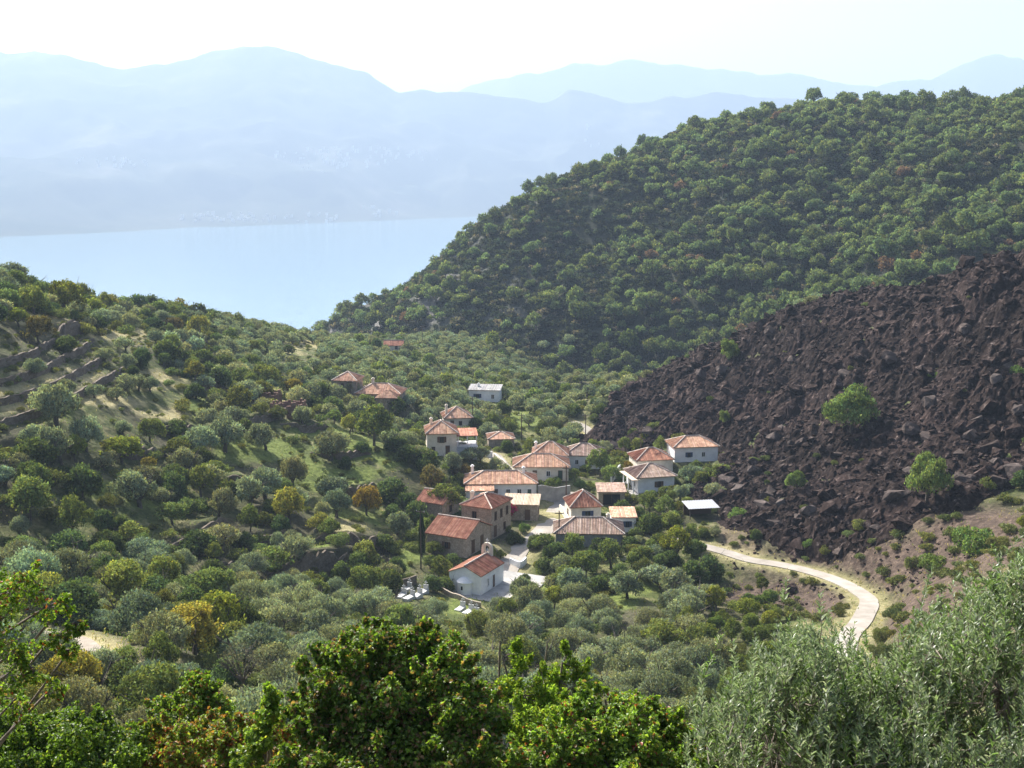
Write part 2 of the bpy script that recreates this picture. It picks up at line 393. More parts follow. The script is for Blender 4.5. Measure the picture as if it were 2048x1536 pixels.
# ------------------------------------------------------------------ the ground sheet
def grid_lines(stops):
    out = []
    for (a, b, s) in stops: out += list(np.arange(a, b, s))
    return np.array(out + [stops[-1][1]])
def sheet(name, xs, ys, fz, mat, cover=True):
    X, Y = np.meshgrid(xs, ys); Z = fz(X, Y); nx, ny = len(xs), len(ys)
    V = np.c_[X.ravel(), Y.ravel(), Z.ravel()]
    i = np.arange(nx - 1)[None] + np.arange(ny - 1)[:, None] * nx; i = i.ravel()
    F = np.c_[i, i + 1, i + 1 + nx, i + nx]
    me = mesh(name, V, F, mat, smooth_=True); return me, V
def soft(u, v, E):
    m = np.zeros(np.shape(u))
    for (cu, cv, ru, rv) in E:
        r = np.hypot((u - cu) / ru, (v - cv) / rv); m = np.maximum(m, np.clip((1.25 - r) / 0.5, 0, 1))
    return m
GREEN = [(690, 890, 64, 26), (630, 860, 56, 16), (705, 948, 60, 18), (790, 915, 50, 22), (620, 950, 40, 30), (700, 1040, 55, 16), (620, 1085, 60, 14), (820, 1120, 30, 30),
         (1290, 1165, 60, 18), (1110, 1185, 30, 18), (400, 815, 35, 16), (540, 900, 60, 25), (920, 1210, 40, 20), (1240, 1200, 40, 14), (480, 900, 60, 30),
         (1040, 840, 50, 20), (1165, 905, 30, 15), (200, 980, 60, 20), (300, 1010, 50, 14), (1180, 970, 50, 14)]
STRAW = [(60, 795, 130, 28), (160, 765, 90, 18), (90, 745, 80, 10), (300, 760, 60, 20), (580, 694, 50, 9), (620, 690, 30, 8), (560, 815, 40, 16), (690, 1050, 50, 12), (210, 800, 70, 14), (330, 830, 50, 14),
         (1480, 1080, 60, 40), (190, 1290, 50, 16), (330, 1400, 70, 18), (1190, 872, 36, 12),  (60, 640, 80, 12), (250, 670, 90, 14)]
EARTH = [(1750, 1130, 260, 60), (1950, 1080, 170, 70), (1900, 1230, 160, 70), (1480, 1070, 60, 50), (1560, 1190, 140, 28), (1650, 1210, 60, 30)]
def cover_cols(V):
    u, v = proj(V[:, 0], V[:, 1], V[:, 2]); y = V[:, 1]
    n1 = fbm(V[:, 0] / 4, V[:, 1] / 4, 3, 40) ; j = (n1 - .5) * 60
    g = soft(u + j, v + j * .5, GREEN) * (y < 420); s = soft(u + j, v + j * .5, STRAW) * (y < 600)
    hill = np.clip((T_hill(V[:, 0], V[:, 1]) - T_near(V[:, 0], V[:, 1])) / 12, 0, 1)
    e = np.clip(soft(u + j, v + j * .4, EARTH) * (y < 260) - s * 0.2, 0, 1)
    for L, rz, half in ROADS.values():     # dry grass verges
        d, _, _ = segdist(V[:, 0], V[:, 1], L[::3]); w = np.clip((half + 2.6 - d) / 1.6, 0, 1); s = np.maximum(s, w * (0.4 + 0.6 * n1)); e = e * (1 - w)
    rk = hill * np.clip((fbm(V[:, 0] / 9, V[:, 1] / 9, 5, 60) - 0.42) * 6, 0, 1) * np.clip((20 - V[:, 0]) / 90, 0.0, .8)
    return g, s, e, rk
xs = grid_lines([(-2600, -500, 150), (-500, -160, 8), (-160, -102, 1.0), (-102, -64, .5), (-64, 215, 1.0), (215, 520, 5), (520, 2600, 130)])
ys = grid_lines([(-60, 20, 6), (20, 70, 2.5), (70, 330, 1.0), (330, 720, 2.6), (720, 1400, 40)])
me, V = sheet('ground', xs, ys, terr, M_ground)
g_, s_, e_, rk_ = cover_cols(V)
a = me.attributes.new('cover', 'FLOAT_COLOR', 'POINT'); a.data.foreach_set('color', np.c_[g_, s_, e_, np.ones(len(V))].astype(np.float32).ravel())
a = me.attributes.new('rock', 'FLOAT', 'POINT'); a.data.foreach_set('value', rk_.astype(np.float32))
a = me.attributes.new('hill', 'FLOAT', 'POINT'); a.data.foreach_set('value', np.clip((T_hill(V[:, 0], V[:, 1]) - T_near(V[:, 0], V[:, 1])) / 6, 0, 1).astype(np.float32))
tag(obj('ground', me), kind='structure')
# fast bilinear lookup of the built ground
ZG = V[:, 2].reshape(len(ys), len(xs))
def tz(x, y):
    x = np.asarray(x, float); y = np.asarray(y, float)
    i = np.clip(np.searchsorted(xs, x) - 1, 0, len(xs) - 2); j = np.clip(np.searchsorted(ys, y) - 1, 0, len(ys) - 2)
    fx = np.clip((x - xs[i]) / (xs[i + 1] - xs[i]), 0, 1); fy = np.clip((y - ys[j]) / (ys[j + 1] - ys[j]), 0, 1)
    return (ZG[j, i] * (1 - fx) + ZG[j, i + 1] * fx) * (1 - fy) + (ZG[j + 1, i] * (1 - fx) + ZG[j + 1, i + 1] * fx) * fy
def visible(x, y, z, slack=0.0):
    """True where nothing of the ground hides (x, y, z) from the photograph's place"""
    x = np.asarray(x, float); ok = np.ones(x.shape, bool)
    for k in np.linspace(0.12, 0.985, 90):
        ok &= (H + (z - H) * k) > tz(x * k, y * k) - slack
    return ok

# ------------------------------------------------------------------ sea and the far shore
m, nt, out = newmat('sea'); b = NB(nt); g = b.n('NewGeometry')
nrm = b.bump(b.noise(g.outputs['Position'], 0.05, 6), 0.35, 3.0)
b.l(b.pbr((0.14, 0.25, 0.32), 0.12, 0.5, nrm).outputs[0], out.inputs[0])
tag(obj('sea', mesh('sea', [(-16000, 650, 0), (16000, 650, 0), (16000, 17500, 0), (-16000, 17500, 0)], [[0, 1, 2, 3]], m)), kind='structure')
def mountain_mat(name, townscale=True):
    m, nt, out = newmat(name); b = NB(nt); g = b.n('NewGeometry'); f = b.noise(g.outputs['Position'], 0.0016, 8, 0.65)
    c = b.ramp(f, [(0.35, (0.035, 0.045, 0.03)), (0.55, (0.075, 0.08, 0.055)), (0.72, (0.17, 0.16, 0.125))])
    b.l(b.pbr(c, 1.0, 0.0).outputs[0], out.inputs[0]); return m
def interp_px(P, u): return np.interp(u, [p[0] for p in P], [p[1] for p in P])
def range_mesh(name, crest, shore, Yc, Ys_, mat, bump_, seed):
    us = np.linspace(-420, 2480, 420); T = np.linspace(0, 1.45, 110); V = []
    for t in T:
        for u in us:
            vs = interp_px(shore, u); ysh = H / math.tan(PITCH + math.atan((vs - 768) / FPX)) if vs > 400 else Ys_
            V.append((u, t, ysh))
    V = np.array(V); u, t, ysh = V.T
    vc = interp_px(crest, u); a = (u - 1024) / FPX; bb = -(vc - 768) / FPX; tt = Yc / (cp + bb * sp); zc = H + tt * (-sp + bb * cp); xc = a * tt
    xs0 = a * ysh; X = xs0 + (xc - xs0) * t; Yy = ysh + (Yc - ysh) * t
    f = np.where(t < 1, t ** 1.5, np.maximum(1 - (t - 1) * 2.2, 0)) ; env = np.clip(t * 4, 0, 1) * np.where(t < 1, np.clip((1 - t) * 3 + .08, 0, 1), .5)
    rid = np.abs(fbm(X / 1500, Yy / 1500, 5, seed) - .5) * 2
    Z = zc * f + (0.35 - rid) * bump_ * env + (fbm(X / 300, Yy / 300, 4, seed + 3) - .5) * bump_ * .3 * np.clip(t * 4, 0, 1)
    Z = np.maximum(Z, -5 + 4.0 * (t > 0) * 0)
    nx = len(us); i = (np.arange(nx - 1)[None] + np.arange(len(T) - 1)[:, None] * nx).ravel()
    return mesh(name, np.c_[X, Yy, Z], np.c_[i, i + 1, i + 1 + nx, i + nx], mat, smooth_=True), (X, Yy, Z)
main_crest = [(-420, 150), (-200, 100), (0, 113), (60, 108), (120, 112), (190, 133), (250, 140), (330, 133), (420, 108), (500, 97), (545, 98), (620, 122), (700, 145), (735, 152), (790, 185), (870, 186), (940, 186),
              (1040, 196), (1090, 205), (1140, 190), (1180, 194), (1240, 206), (1330, 198), (1420, 192), (1560, 202), (1750, 216), (2480, 290)]
main_shore = [(-420, 505), (0, 474), (200, 466), (400, 456), (650, 446), (940, 434), (1100, 430), (2480, 420)]
far_crest = [(-420, 260), (700, 240), (860, 200), (930, 182), (1040, 152), (1120, 138), (1200, 126), (1270, 127), (1400, 145), (1560, 152), (1720, 163), (1810, 172), (1860, 165), (1950, 122), (1990, 118), (2060, 126), (2200, 110), (2480, 150)]
M_mount = mountain_mat('mountain')
mm_, mp_ = range_mesh('mountains', main_crest, main_shore, 9400, 6000, M_mount, 330, 5)
tag(obj('mountains', mm_), kind='structure')
mf_, _ = range_mesh('far_mountains', far_crest, [(-420, 300), (2480, 300)], 12600, 10800, M_mount, 420, 11)
tag(obj('far_mountains', mf_), kind='structure')

# far towns on the opposite shore, too many and too small to count
mX, mY, mZ = mp_; mu, mv = proj(mX, mY, mZ); tr = np.random.default_rng(5); tb = []
for (cu, cv, ru, rv, n_) in [(710, 312, 130, 15, 110), (500, 436, 150, 8, 60), (720, 418, 60, 12, 14), (220, 325, 60, 8, 22), (800, 345, 160, 30, 16), (1180, 300, 30, 40, 12)]:
    d_ = (mu - cu) / ru, (mv - cv) / rv; c_ = np.flatnonzero((np.hypot(*d_) < 1.3) & (mY < 9300))
    for q in (tr.choice(c_, n_) if len(c_) else []):
        s_ = tr.uniform(4, 8); ox, oy = tr.normal(size=2) * 25; v_, f_ = boxverts(-s_, s_, -s_, s_, -20, tr.uniform(5, 8)); tb.append((np.array(v_) + [mX[q] + ox, mY[q] + oy, mZ[q] + 6], np.array(f_)))
tV = np.concatenate([q[0] for q in tb]); tF = np.concatenate([q[1] + 8 * k for k, q in enumerate(tb)])
tag(obj('distant_town', mesh('distant_town', tV, tF, simple('far_plaster', [(.4, (.40, .38, .35)), (.6, (.55, .54, .5))], .01))), kind='stuff')

# ------------------------------------------------------------------ haze
m, nt, out = newmat('haze'); b = NB(nt); pv = b.n('VolumePrincipled')
HAZE_D = 1.35e-4
pv.inputs['Color'].default_value = (0.565, 0.745, 1.0, 1); pv.inputs['Density'].default_value = HAZE_D; pv.inputs['Anisotropy'].default_value = 0.15
b.l(pv.outputs[0], out.inputs['Volume'])
def boxverts(x0, x1, y0, y1, z0, z1):
    return [(x0, y0, z0), (x1, y0, z0), (x1, y1, z0), (x0, y1, z0), (x0, y0, z1), (x1, y0, z1), (x1, y1, z1), (x0, y1, z1)], [[0, 3, 2, 1], [4, 5, 6, 7], [0, 1, 5, 4], [1, 2, 6, 5], [2, 3, 7, 6], [3, 0, 4, 7]]
bv, bf = boxverts(-18500, 18500, -500, 22000, -32, 1700)
tag(obj('haze', mesh('haze', bv, bf, m)), kind='stuff')
# ------------------------------------------------------------------ shared shape builders
def unit(v): return v / np.maximum(np.linalg.norm(v, axis=-1, keepdims=True), 1e-9)
def rdir(n, r=rng): return unit(r.normal(size=(n, 3)))
def cards(c, ax, nr, L, W):
    """pointed leaf quads"""
    ax = unit(ax); sd = unit(np.cross(nr, ax)); L = np.asarray(L)[:, None]; W = np.asarray(W)[:, None]
    V = np.stack([c, c + ax * L * .5 + sd * W * .5, c + ax * L, c + ax * L * .5 - sd * W * .5], 1).reshape(-1, 3)
    return V, np.arange(len(c) * 4).reshape(-1, 4)
def broad(c, ax, nr, L, W, fold=0.25):
    """rounded leaves folded along the middle, two quads each"""
    ax = unit(ax); sd = unit(np.cross(nr, ax)); up = np.cross(ax, sd); L = np.asarray(L)[:, None]; W = np.asarray(W)[:, None]
    h = sd * W * .5; q = up * W * fold
    P = [c, c + ax * L * .28 + h + q, c + ax * L * .72 + h * .75 + q, c + ax * L - up * L * .12, c + ax * L * .72 - h * .75 + q, c + ax * L * .28 - h + q]
    V = np.stack(P, 1).reshape(-1, 3); b_ = np.arange(len(c))[:, None] * 6
    F = np.concatenate([b_ + [0, 1, 2, 3], b_ + [0, 3, 4, 5]], 0); return V, F
def tube(P, rad, n=6):
    P = np.asarray(P, float); k = len(P); T = unit(np.gradient(P, axis=0)); ref = np.array([0.3, 0.2, 0.93]) if abs(T[0][2]) < .9 else np.array([1., 0, 0])
    A = unit(np.cross(T, ref)); B = np.cross(T, A); th_ = np.linspace(0, 2 * math.pi, n, endpoint=False)
    V = (P[:, None] + (A[:, None] * np.cos(th_)[None, :, None] + B[:, None] * np.sin(th_)[None, :, None]) * np.asarray(rad)[:, None, None]).reshape(-1, 3)
    i = np.arange(k - 1)[:, None] * n; j = np.arange(n)[None]; j2 = (j + 1) % n
    F = np.stack([i + j, i + j2, i + n + j2, i + n + j], -1).reshape(-1, 4); return V, F
def cat(parts):
    Vs, Fs, o = [], [], 0
    for V, F in parts: Vs.append(V); Fs.append(np.asarray(F) + o); o += len(V)
    return np.concatenate(Vs), np.concatenate(Fs)

# ------------------------------------------------------------------ tree kinds
def lobes_for(kind, r):
    """list of lobe centres and radii in metres, crown of about 2.5 m radius"""
    if kind == 'olive': n, spread, zc, zr, lr = 38, 1.95, 2.0, 1.5, (0.28, 0.8)
    elif kind == 'evergreen': n, spread, zc, zr, lr = 30, 1.8, 1.7, 1.8, (0.35, 0.95)
    elif kind == 'leafy': n, spread, zc, zr, lr = 42, 1.9, 2.4, 2.0, (0.25, 0.7)
    elif kind == 'shrub': n, spread, zc, zr, lr = 20, 1.95, 1.0, 0.95, (0.35, 0.8)
    elif kind == 'pine': n, spread, zc, zr, lr = 22, 1.95, 3.3, 2.0, (0.4, 0.95)
    elif kind == 'bare': n, spread, zc, zr, lr = 18, 1.9, 2.8, 1.5, (0.5, 0.8)
    d = rdir(n, r); d[:, 2] = np.abs(d[:, 2]) * (1 if kind != 'evergreen' else 1) - {'olive': .45, 'evergreen': .75, 'leafy': .5, 'pine': .35, 'bare': .2, 'shrub': .1}[kind]
    rad = r.uniform(0.35, 1.05, n)[:, None]
    C = d * rad * [spread, spread, zr] + [0, 0, zc]; Rr = r.uniform(*lr, n)
    C = np.r_[C, [[0, 0, zc]]]; Rr = np.r_[Rr, [1.3 if kind != 'shrub' else 0.9]]
    C[:, 0] += 0.3 * r.normal(); C[:, 2] = np.maximum(C[:, 2], Rr * 0.55 + (0 if kind == 'shrub' else .5))
    return C, Rr
def crown_mesh(name, kind, ncard, size, seed):
    r = np.random.default_rng(seed); C, Rr = lobes_for(kind, r)
    w = Rr ** 2; k = r.choice(len(C), ncard * 2, p=w / w.sum())
    d = rdir(len(k), r); d[:, 2] += 0.15; d = unit(d)
    flat = 0.72 if kind == 'pine' else 0.9
    P = C[k] + d * (Rr[k] * r.uniform(0.62, 1.22, len(k)))[:, None] * [1, 1, flat]
    dist = np.linalg.norm(P[:, None] - C[None], axis=2) / Rr[None]; dist[np.arange(len(k)), k] = 9
    keep = (dist.min(1) > 0.72)
    if kind == 'pine': keep &= ~((d[:, 2] < -0.35) & (r.random(len(k)) < .7))
    if kind in ('leafy', 'bare'): keep &= (vnoise(P[:, 0] * 2.3 + 50, P[:, 1] * 2.3 + P[:, 2] * 1.9 + 50, seed) > 0.33)
    idx = np.flatnonzero(keep)[:ncard]; P = P[idx]; d = d[idx]; n = len(P)
    nr = unit(d * 0.9 + rdir(n, r) * 0.75); ax = unit(np.cross(nr, rdir(n, r)) + np.array([0, 0, .25 if kind != 'olive' else .5]))
    L = size * r.uniform(0.7, 1.4, n); W = L * {'olive': .42, 'pine': .5, 'evergreen': .75, 'leafy': .6, 'shrub': .6, 'bare': .28}[kind]
    V, F = cards(P, ax, nr, L, W)
    g = 1 + 0.3 * r.normal(size=n); cl = 0.7 + 0.6 * r.random(len(C))     # leaf to leaf and spray to spray
    g = np.clip(g * cl[k[idx]], 0.45, 1.7)[:, None]; hue = r.normal(size=(n, 1)) * 0.10
    tint = g * np.concatenate([1 + hue, np.ones((n, 1)), 1 - hue], 1)
    return V, F, tint
def trunk_mesh(kind, seed):
    r = np.random.default_rng(seed + 500); ps = []
    zc = {'olive': 2.0, 'evergreen': 1.7, 'leafy': 2.4, 'shrub': 1.0, 'pine': 3.2, 'bare': 2.9}[kind]
    fork = zc * {'olive': .4, 'pine': .72}.get(kind, .45); R0 = {'olive': .24, 'pine': .2, 'shrub': .07}.get(kind, .16)
    lean = r.normal(size=2) * .18
    top = np.array([lean[0], lean[1], fork]); ps.append(tube([[0, 0, -.5], [lean[0] * .3, lean[1] * .3, fork * .5], top], [R0 * 1.3, R0, R0 * .8]))
    nb = 11 if kind == 'bare' else 6
    for q in range(nb):
        a_ = q * 6.283 / nb + r.random() * .7; e = r.uniform(1.0, 1.9); ez = r.uniform(.3, 1.6) * (0.5 if kind == 'shrub' else 1)
        end = top + [math.cos(a_) * e, math.sin(a_) * e, ez + (zc - fork) * .45]
        mid = top * .5 + end * .5 + [0, 0, -.15]; ps.append(tube([top, mid, end], [R0 * .6, R0 * .35, .02], 5))
        for s in range(3 if kind != 'bare' else 6):
            e2 = end + r.normal(size=3) * [.5, .5, .35] + [math.cos(a_) * .3, math.sin(a_) * .3, .35]; ps.append(tube([mid * .4 + end * .6, e2], [R0 * .22, .012], 4))
    return cat(ps)
KINDS = {}
def build_kind(kind, lods, variants, mat):
    KINDS[kind] = {}
    for lod, (nc, sz) in lods.items():
        KINDS[kind][lod] = []
        for v in range(variants):
            V, F, tint = crown_mesh(kind, kind, nc, sz, v * 31 + 5); tV, tF = trunk_mesh(kind, v)
            cm = mesh(kind + '_crown', V, F, mat, tint=tint); tm = mesh(kind + '_trunk', tV, tF, M_bark)
            one = None
            if lod in ('far', 'wood'):   # too small in the photo to show its parts: one mesh with trunk and crown
                tt = np.ones((len(tF), 3)) * [1.0, .8, .9]
                VV, FF = cat([(V, F), (tV, tF)]) if lod == 'far' else (V, F)
                mi = np.r_[np.zeros(len(F)), np.ones(len(FF) - len(F))]
                one = (VV, FF, np.r_[tint, tt] if lod == 'far' else tint, mi)
                om = mesh(kind + '_whole', VV, FF, [mat, M_bark], mi=mi, tint=one[2])
                KINDS[kind][lod].append((om, None, one))
            else: KINDS[kind][lod].append((cm, tm, (V, F, tint)))
build_kind('olive', {'near': (7500, .19), 'mid': (4200, .27), 'far': (1300, .42)}, 5, M_leaf)
build_kind('evergreen', {'near': (6500, .2), 'mid': (3800, .26), 'far': (1100, .42)}, 4, M_leaf)
build_kind('leafy', {'near': (6500, .2), 'mid': (3600, .26), 'far': (1100, .42)}, 4, M_leaf)
build_kind('shrub', {'near': (4500, .18), 'mid': (2200, .25), 'far': (700, .4), 'wood': (90, .9)}, 4, M_leaf)
build_kind('pine', {'mid': (6500, .24), 'far': (1300, .46), 'wood': (420, .75)}, 6, M_needle)
build_kind('bare', {'near': (2600, .13), 'mid': (1500, .16)}, 2, M_leaf)
# cypress
def cypress(seed):
    r = np.random.default_rng(seed); n = 2600; t = r.random(n) ** .8; a_ = r.random(n) * 6.283
    prof = np.interp(t, [0, .08, .4, .8, 1], [.35, .6, .62, .35, .03]); rr = prof * r.uniform(.75, 1.1, n)
    P = np.c_[np.cos(a_) * rr, np.sin(a_) * rr, .4 + t * 7.0]; nr = unit(np.c_[np.cos(a_), np.sin(a_), r.normal(size=n) * .4]); ax = np.c_[np.cos(a_) * .3, np.sin(a_) * .3, np.ones(n)]
    V, F = cards(P, ax, nr, np.full(n, .34), np.full(n, .13)); g = np.clip(1 + .3 * r.normal(size=n), .4, 1.7)[:, None]
    return mesh('cypress_crown', V, F, M_leaf, tint=g * np.ones((1, 3)))
KINDS['cypress'] = {'mid': [(cypress(1), mesh('cypress_trunk', *tube([[0, 0, -.5], [0, 0, .6], [0, 0, 5]], [.16, .13, .03]), M_bark), None)]}

TINT = {'olive': (0.215, 0.245, 0.168), 'evergreen': (0.092, 0.125, 0.048), 'leafy': (0.165, 0.20, 0.066), 'shrub': (0.145, 0.165, 0.06), 'pine': (0.148, 0.19, 0.09), 'bare': (0.16, 0.16, 0.13), 'cypress': (0.03, 0.05, 0.02)}
NAME = {'olive': 'olive_tree', 'evergreen': 'evergreen_tree', 'leafy': 'leafy_tree', 'shrub': 'shrub', 'pine': 'pine_tree', 'bare': 'bare_tree', 'cypress': 'cypress_tree'}
CAT = {'olive': 'olive tree', 'evergreen': 'evergreen tree', 'leafy': 'tree', 'shrub': 'shrub', 'pine': 'pine', 'bare': 'bare tree', 'cypress': 'cypress'}
def put_tree(kind, x, y, z, s, tint, label, group, lod=None, hs=1.0):
    dist = math.hypot(x, y)
    if lod is None: lod = 'near' if dist < 175 and 'near' in KINDS[kind] else ('mid' if dist < 330 else 'far')
    if lod not in KINDS[kind]: lod = 'mid'
    cm, tm, _ = random.choice(KINDS[kind][lod])
    rz = random.uniform(0, 6.283); sc = (s * random.uniform(.82, 1.2), s * random.uniform(.82, 1.2), s * hs * random.uniform(.85, 1.3))
    if tm is None:
        o = obj(NAME[kind], cm); o.color = (*tint, 1)
    else:
        o = bpy.data.objects.new(NAME[kind], None); COL.objects.link(o)
        c = obj('crown', cm, o); c.color = (*tint, 1); obj('trunk' if kind != 'shrub' else 'stem', tm, o)
    o.location = (x, y, z - 0.1); o.rotation_euler = (0, 0, rz); o.scale = sc
    return tag(o, label, CAT[kind], group)
def vary(t, a=0.14, r=random):
    g = 1 + r.uniform(-a, a) * 1.6; h = r.uniform(-a, a) * .8
    return (t[0] * g * (1 + h), t[1] * g, t[2] * g * (1 - h))

# landmarks that labels can point to: (u, v, phrase)
MARKS = [(950, 1165, 'the small white chapel'), (930, 1080, 'the orange-roofed stone barn'), (968, 1035, 'the tall stone house'), (1040, 1020, 'the house with the flat pale roof'), (1002, 975, 'the long white house'),
         (1085, 935, 'the wide hipped house'), (1100, 900, 'the pyramid-roofed house'), (1165, 900, 'the hipped house by the valley road'), (880, 875, 'the two-storey cream house'), (915, 830, 'the house with the dark chimney'),
         (968, 790, 'the far white farmhouse'), (690, 770, 'the upper hillside house'), (755, 795, 'the hilltop double house'), (1310, 960, 'the white house at the lava edge'), (1390, 895, 'the pale house under the lava'),
         (1172, 1020, 'the cream house with the blue window'), (1178, 1080, 'the low front house'), (1405, 1015, 'the open shed'), (1700, 1170, 'the bend of the concrete road'), (1500, 1115, 'the upper straight of the road'),
         (200, 1310, 'the pale footpath'), (650, 1110, 'the long terrace wall'), (720, 975, 'the curved terrace wall'), (120, 770, 'the terraced field'), (550, 800, 'the brick ruin'), (90, 600, 'the left skyline'), (350, 640, 'the hilltop skyline'),
         (1450, 720, 'the upper lava edge'), (1700, 830, 'the lava boulders'), (1850, 960, 'the lower lava slope'), (1950, 1110, 'the red earth bank'), (1250, 1040, 'the small flat annex'), (700, 900, 'the grassy clearing'), (430, 1250, 'the yellowing tree')]
SEEN = {}
def where(u, v):
    d, mk = min(((math.hypot(u - a, (v - b_) * 1.3), (a, b_, p)) for a, b_, p in MARKS), key=lambda q: q[0])
    du, dv = u - mk[0], v - mk[1]
    side = ('left of' if du < 0 else 'right of') if abs(du) > abs(dv) * 1.1 else ('above' if dv < 0 else 'below')
    return ('just ' if d < 70 else 'well ' if d > 190 else '') + side + ' ' + mk[2]
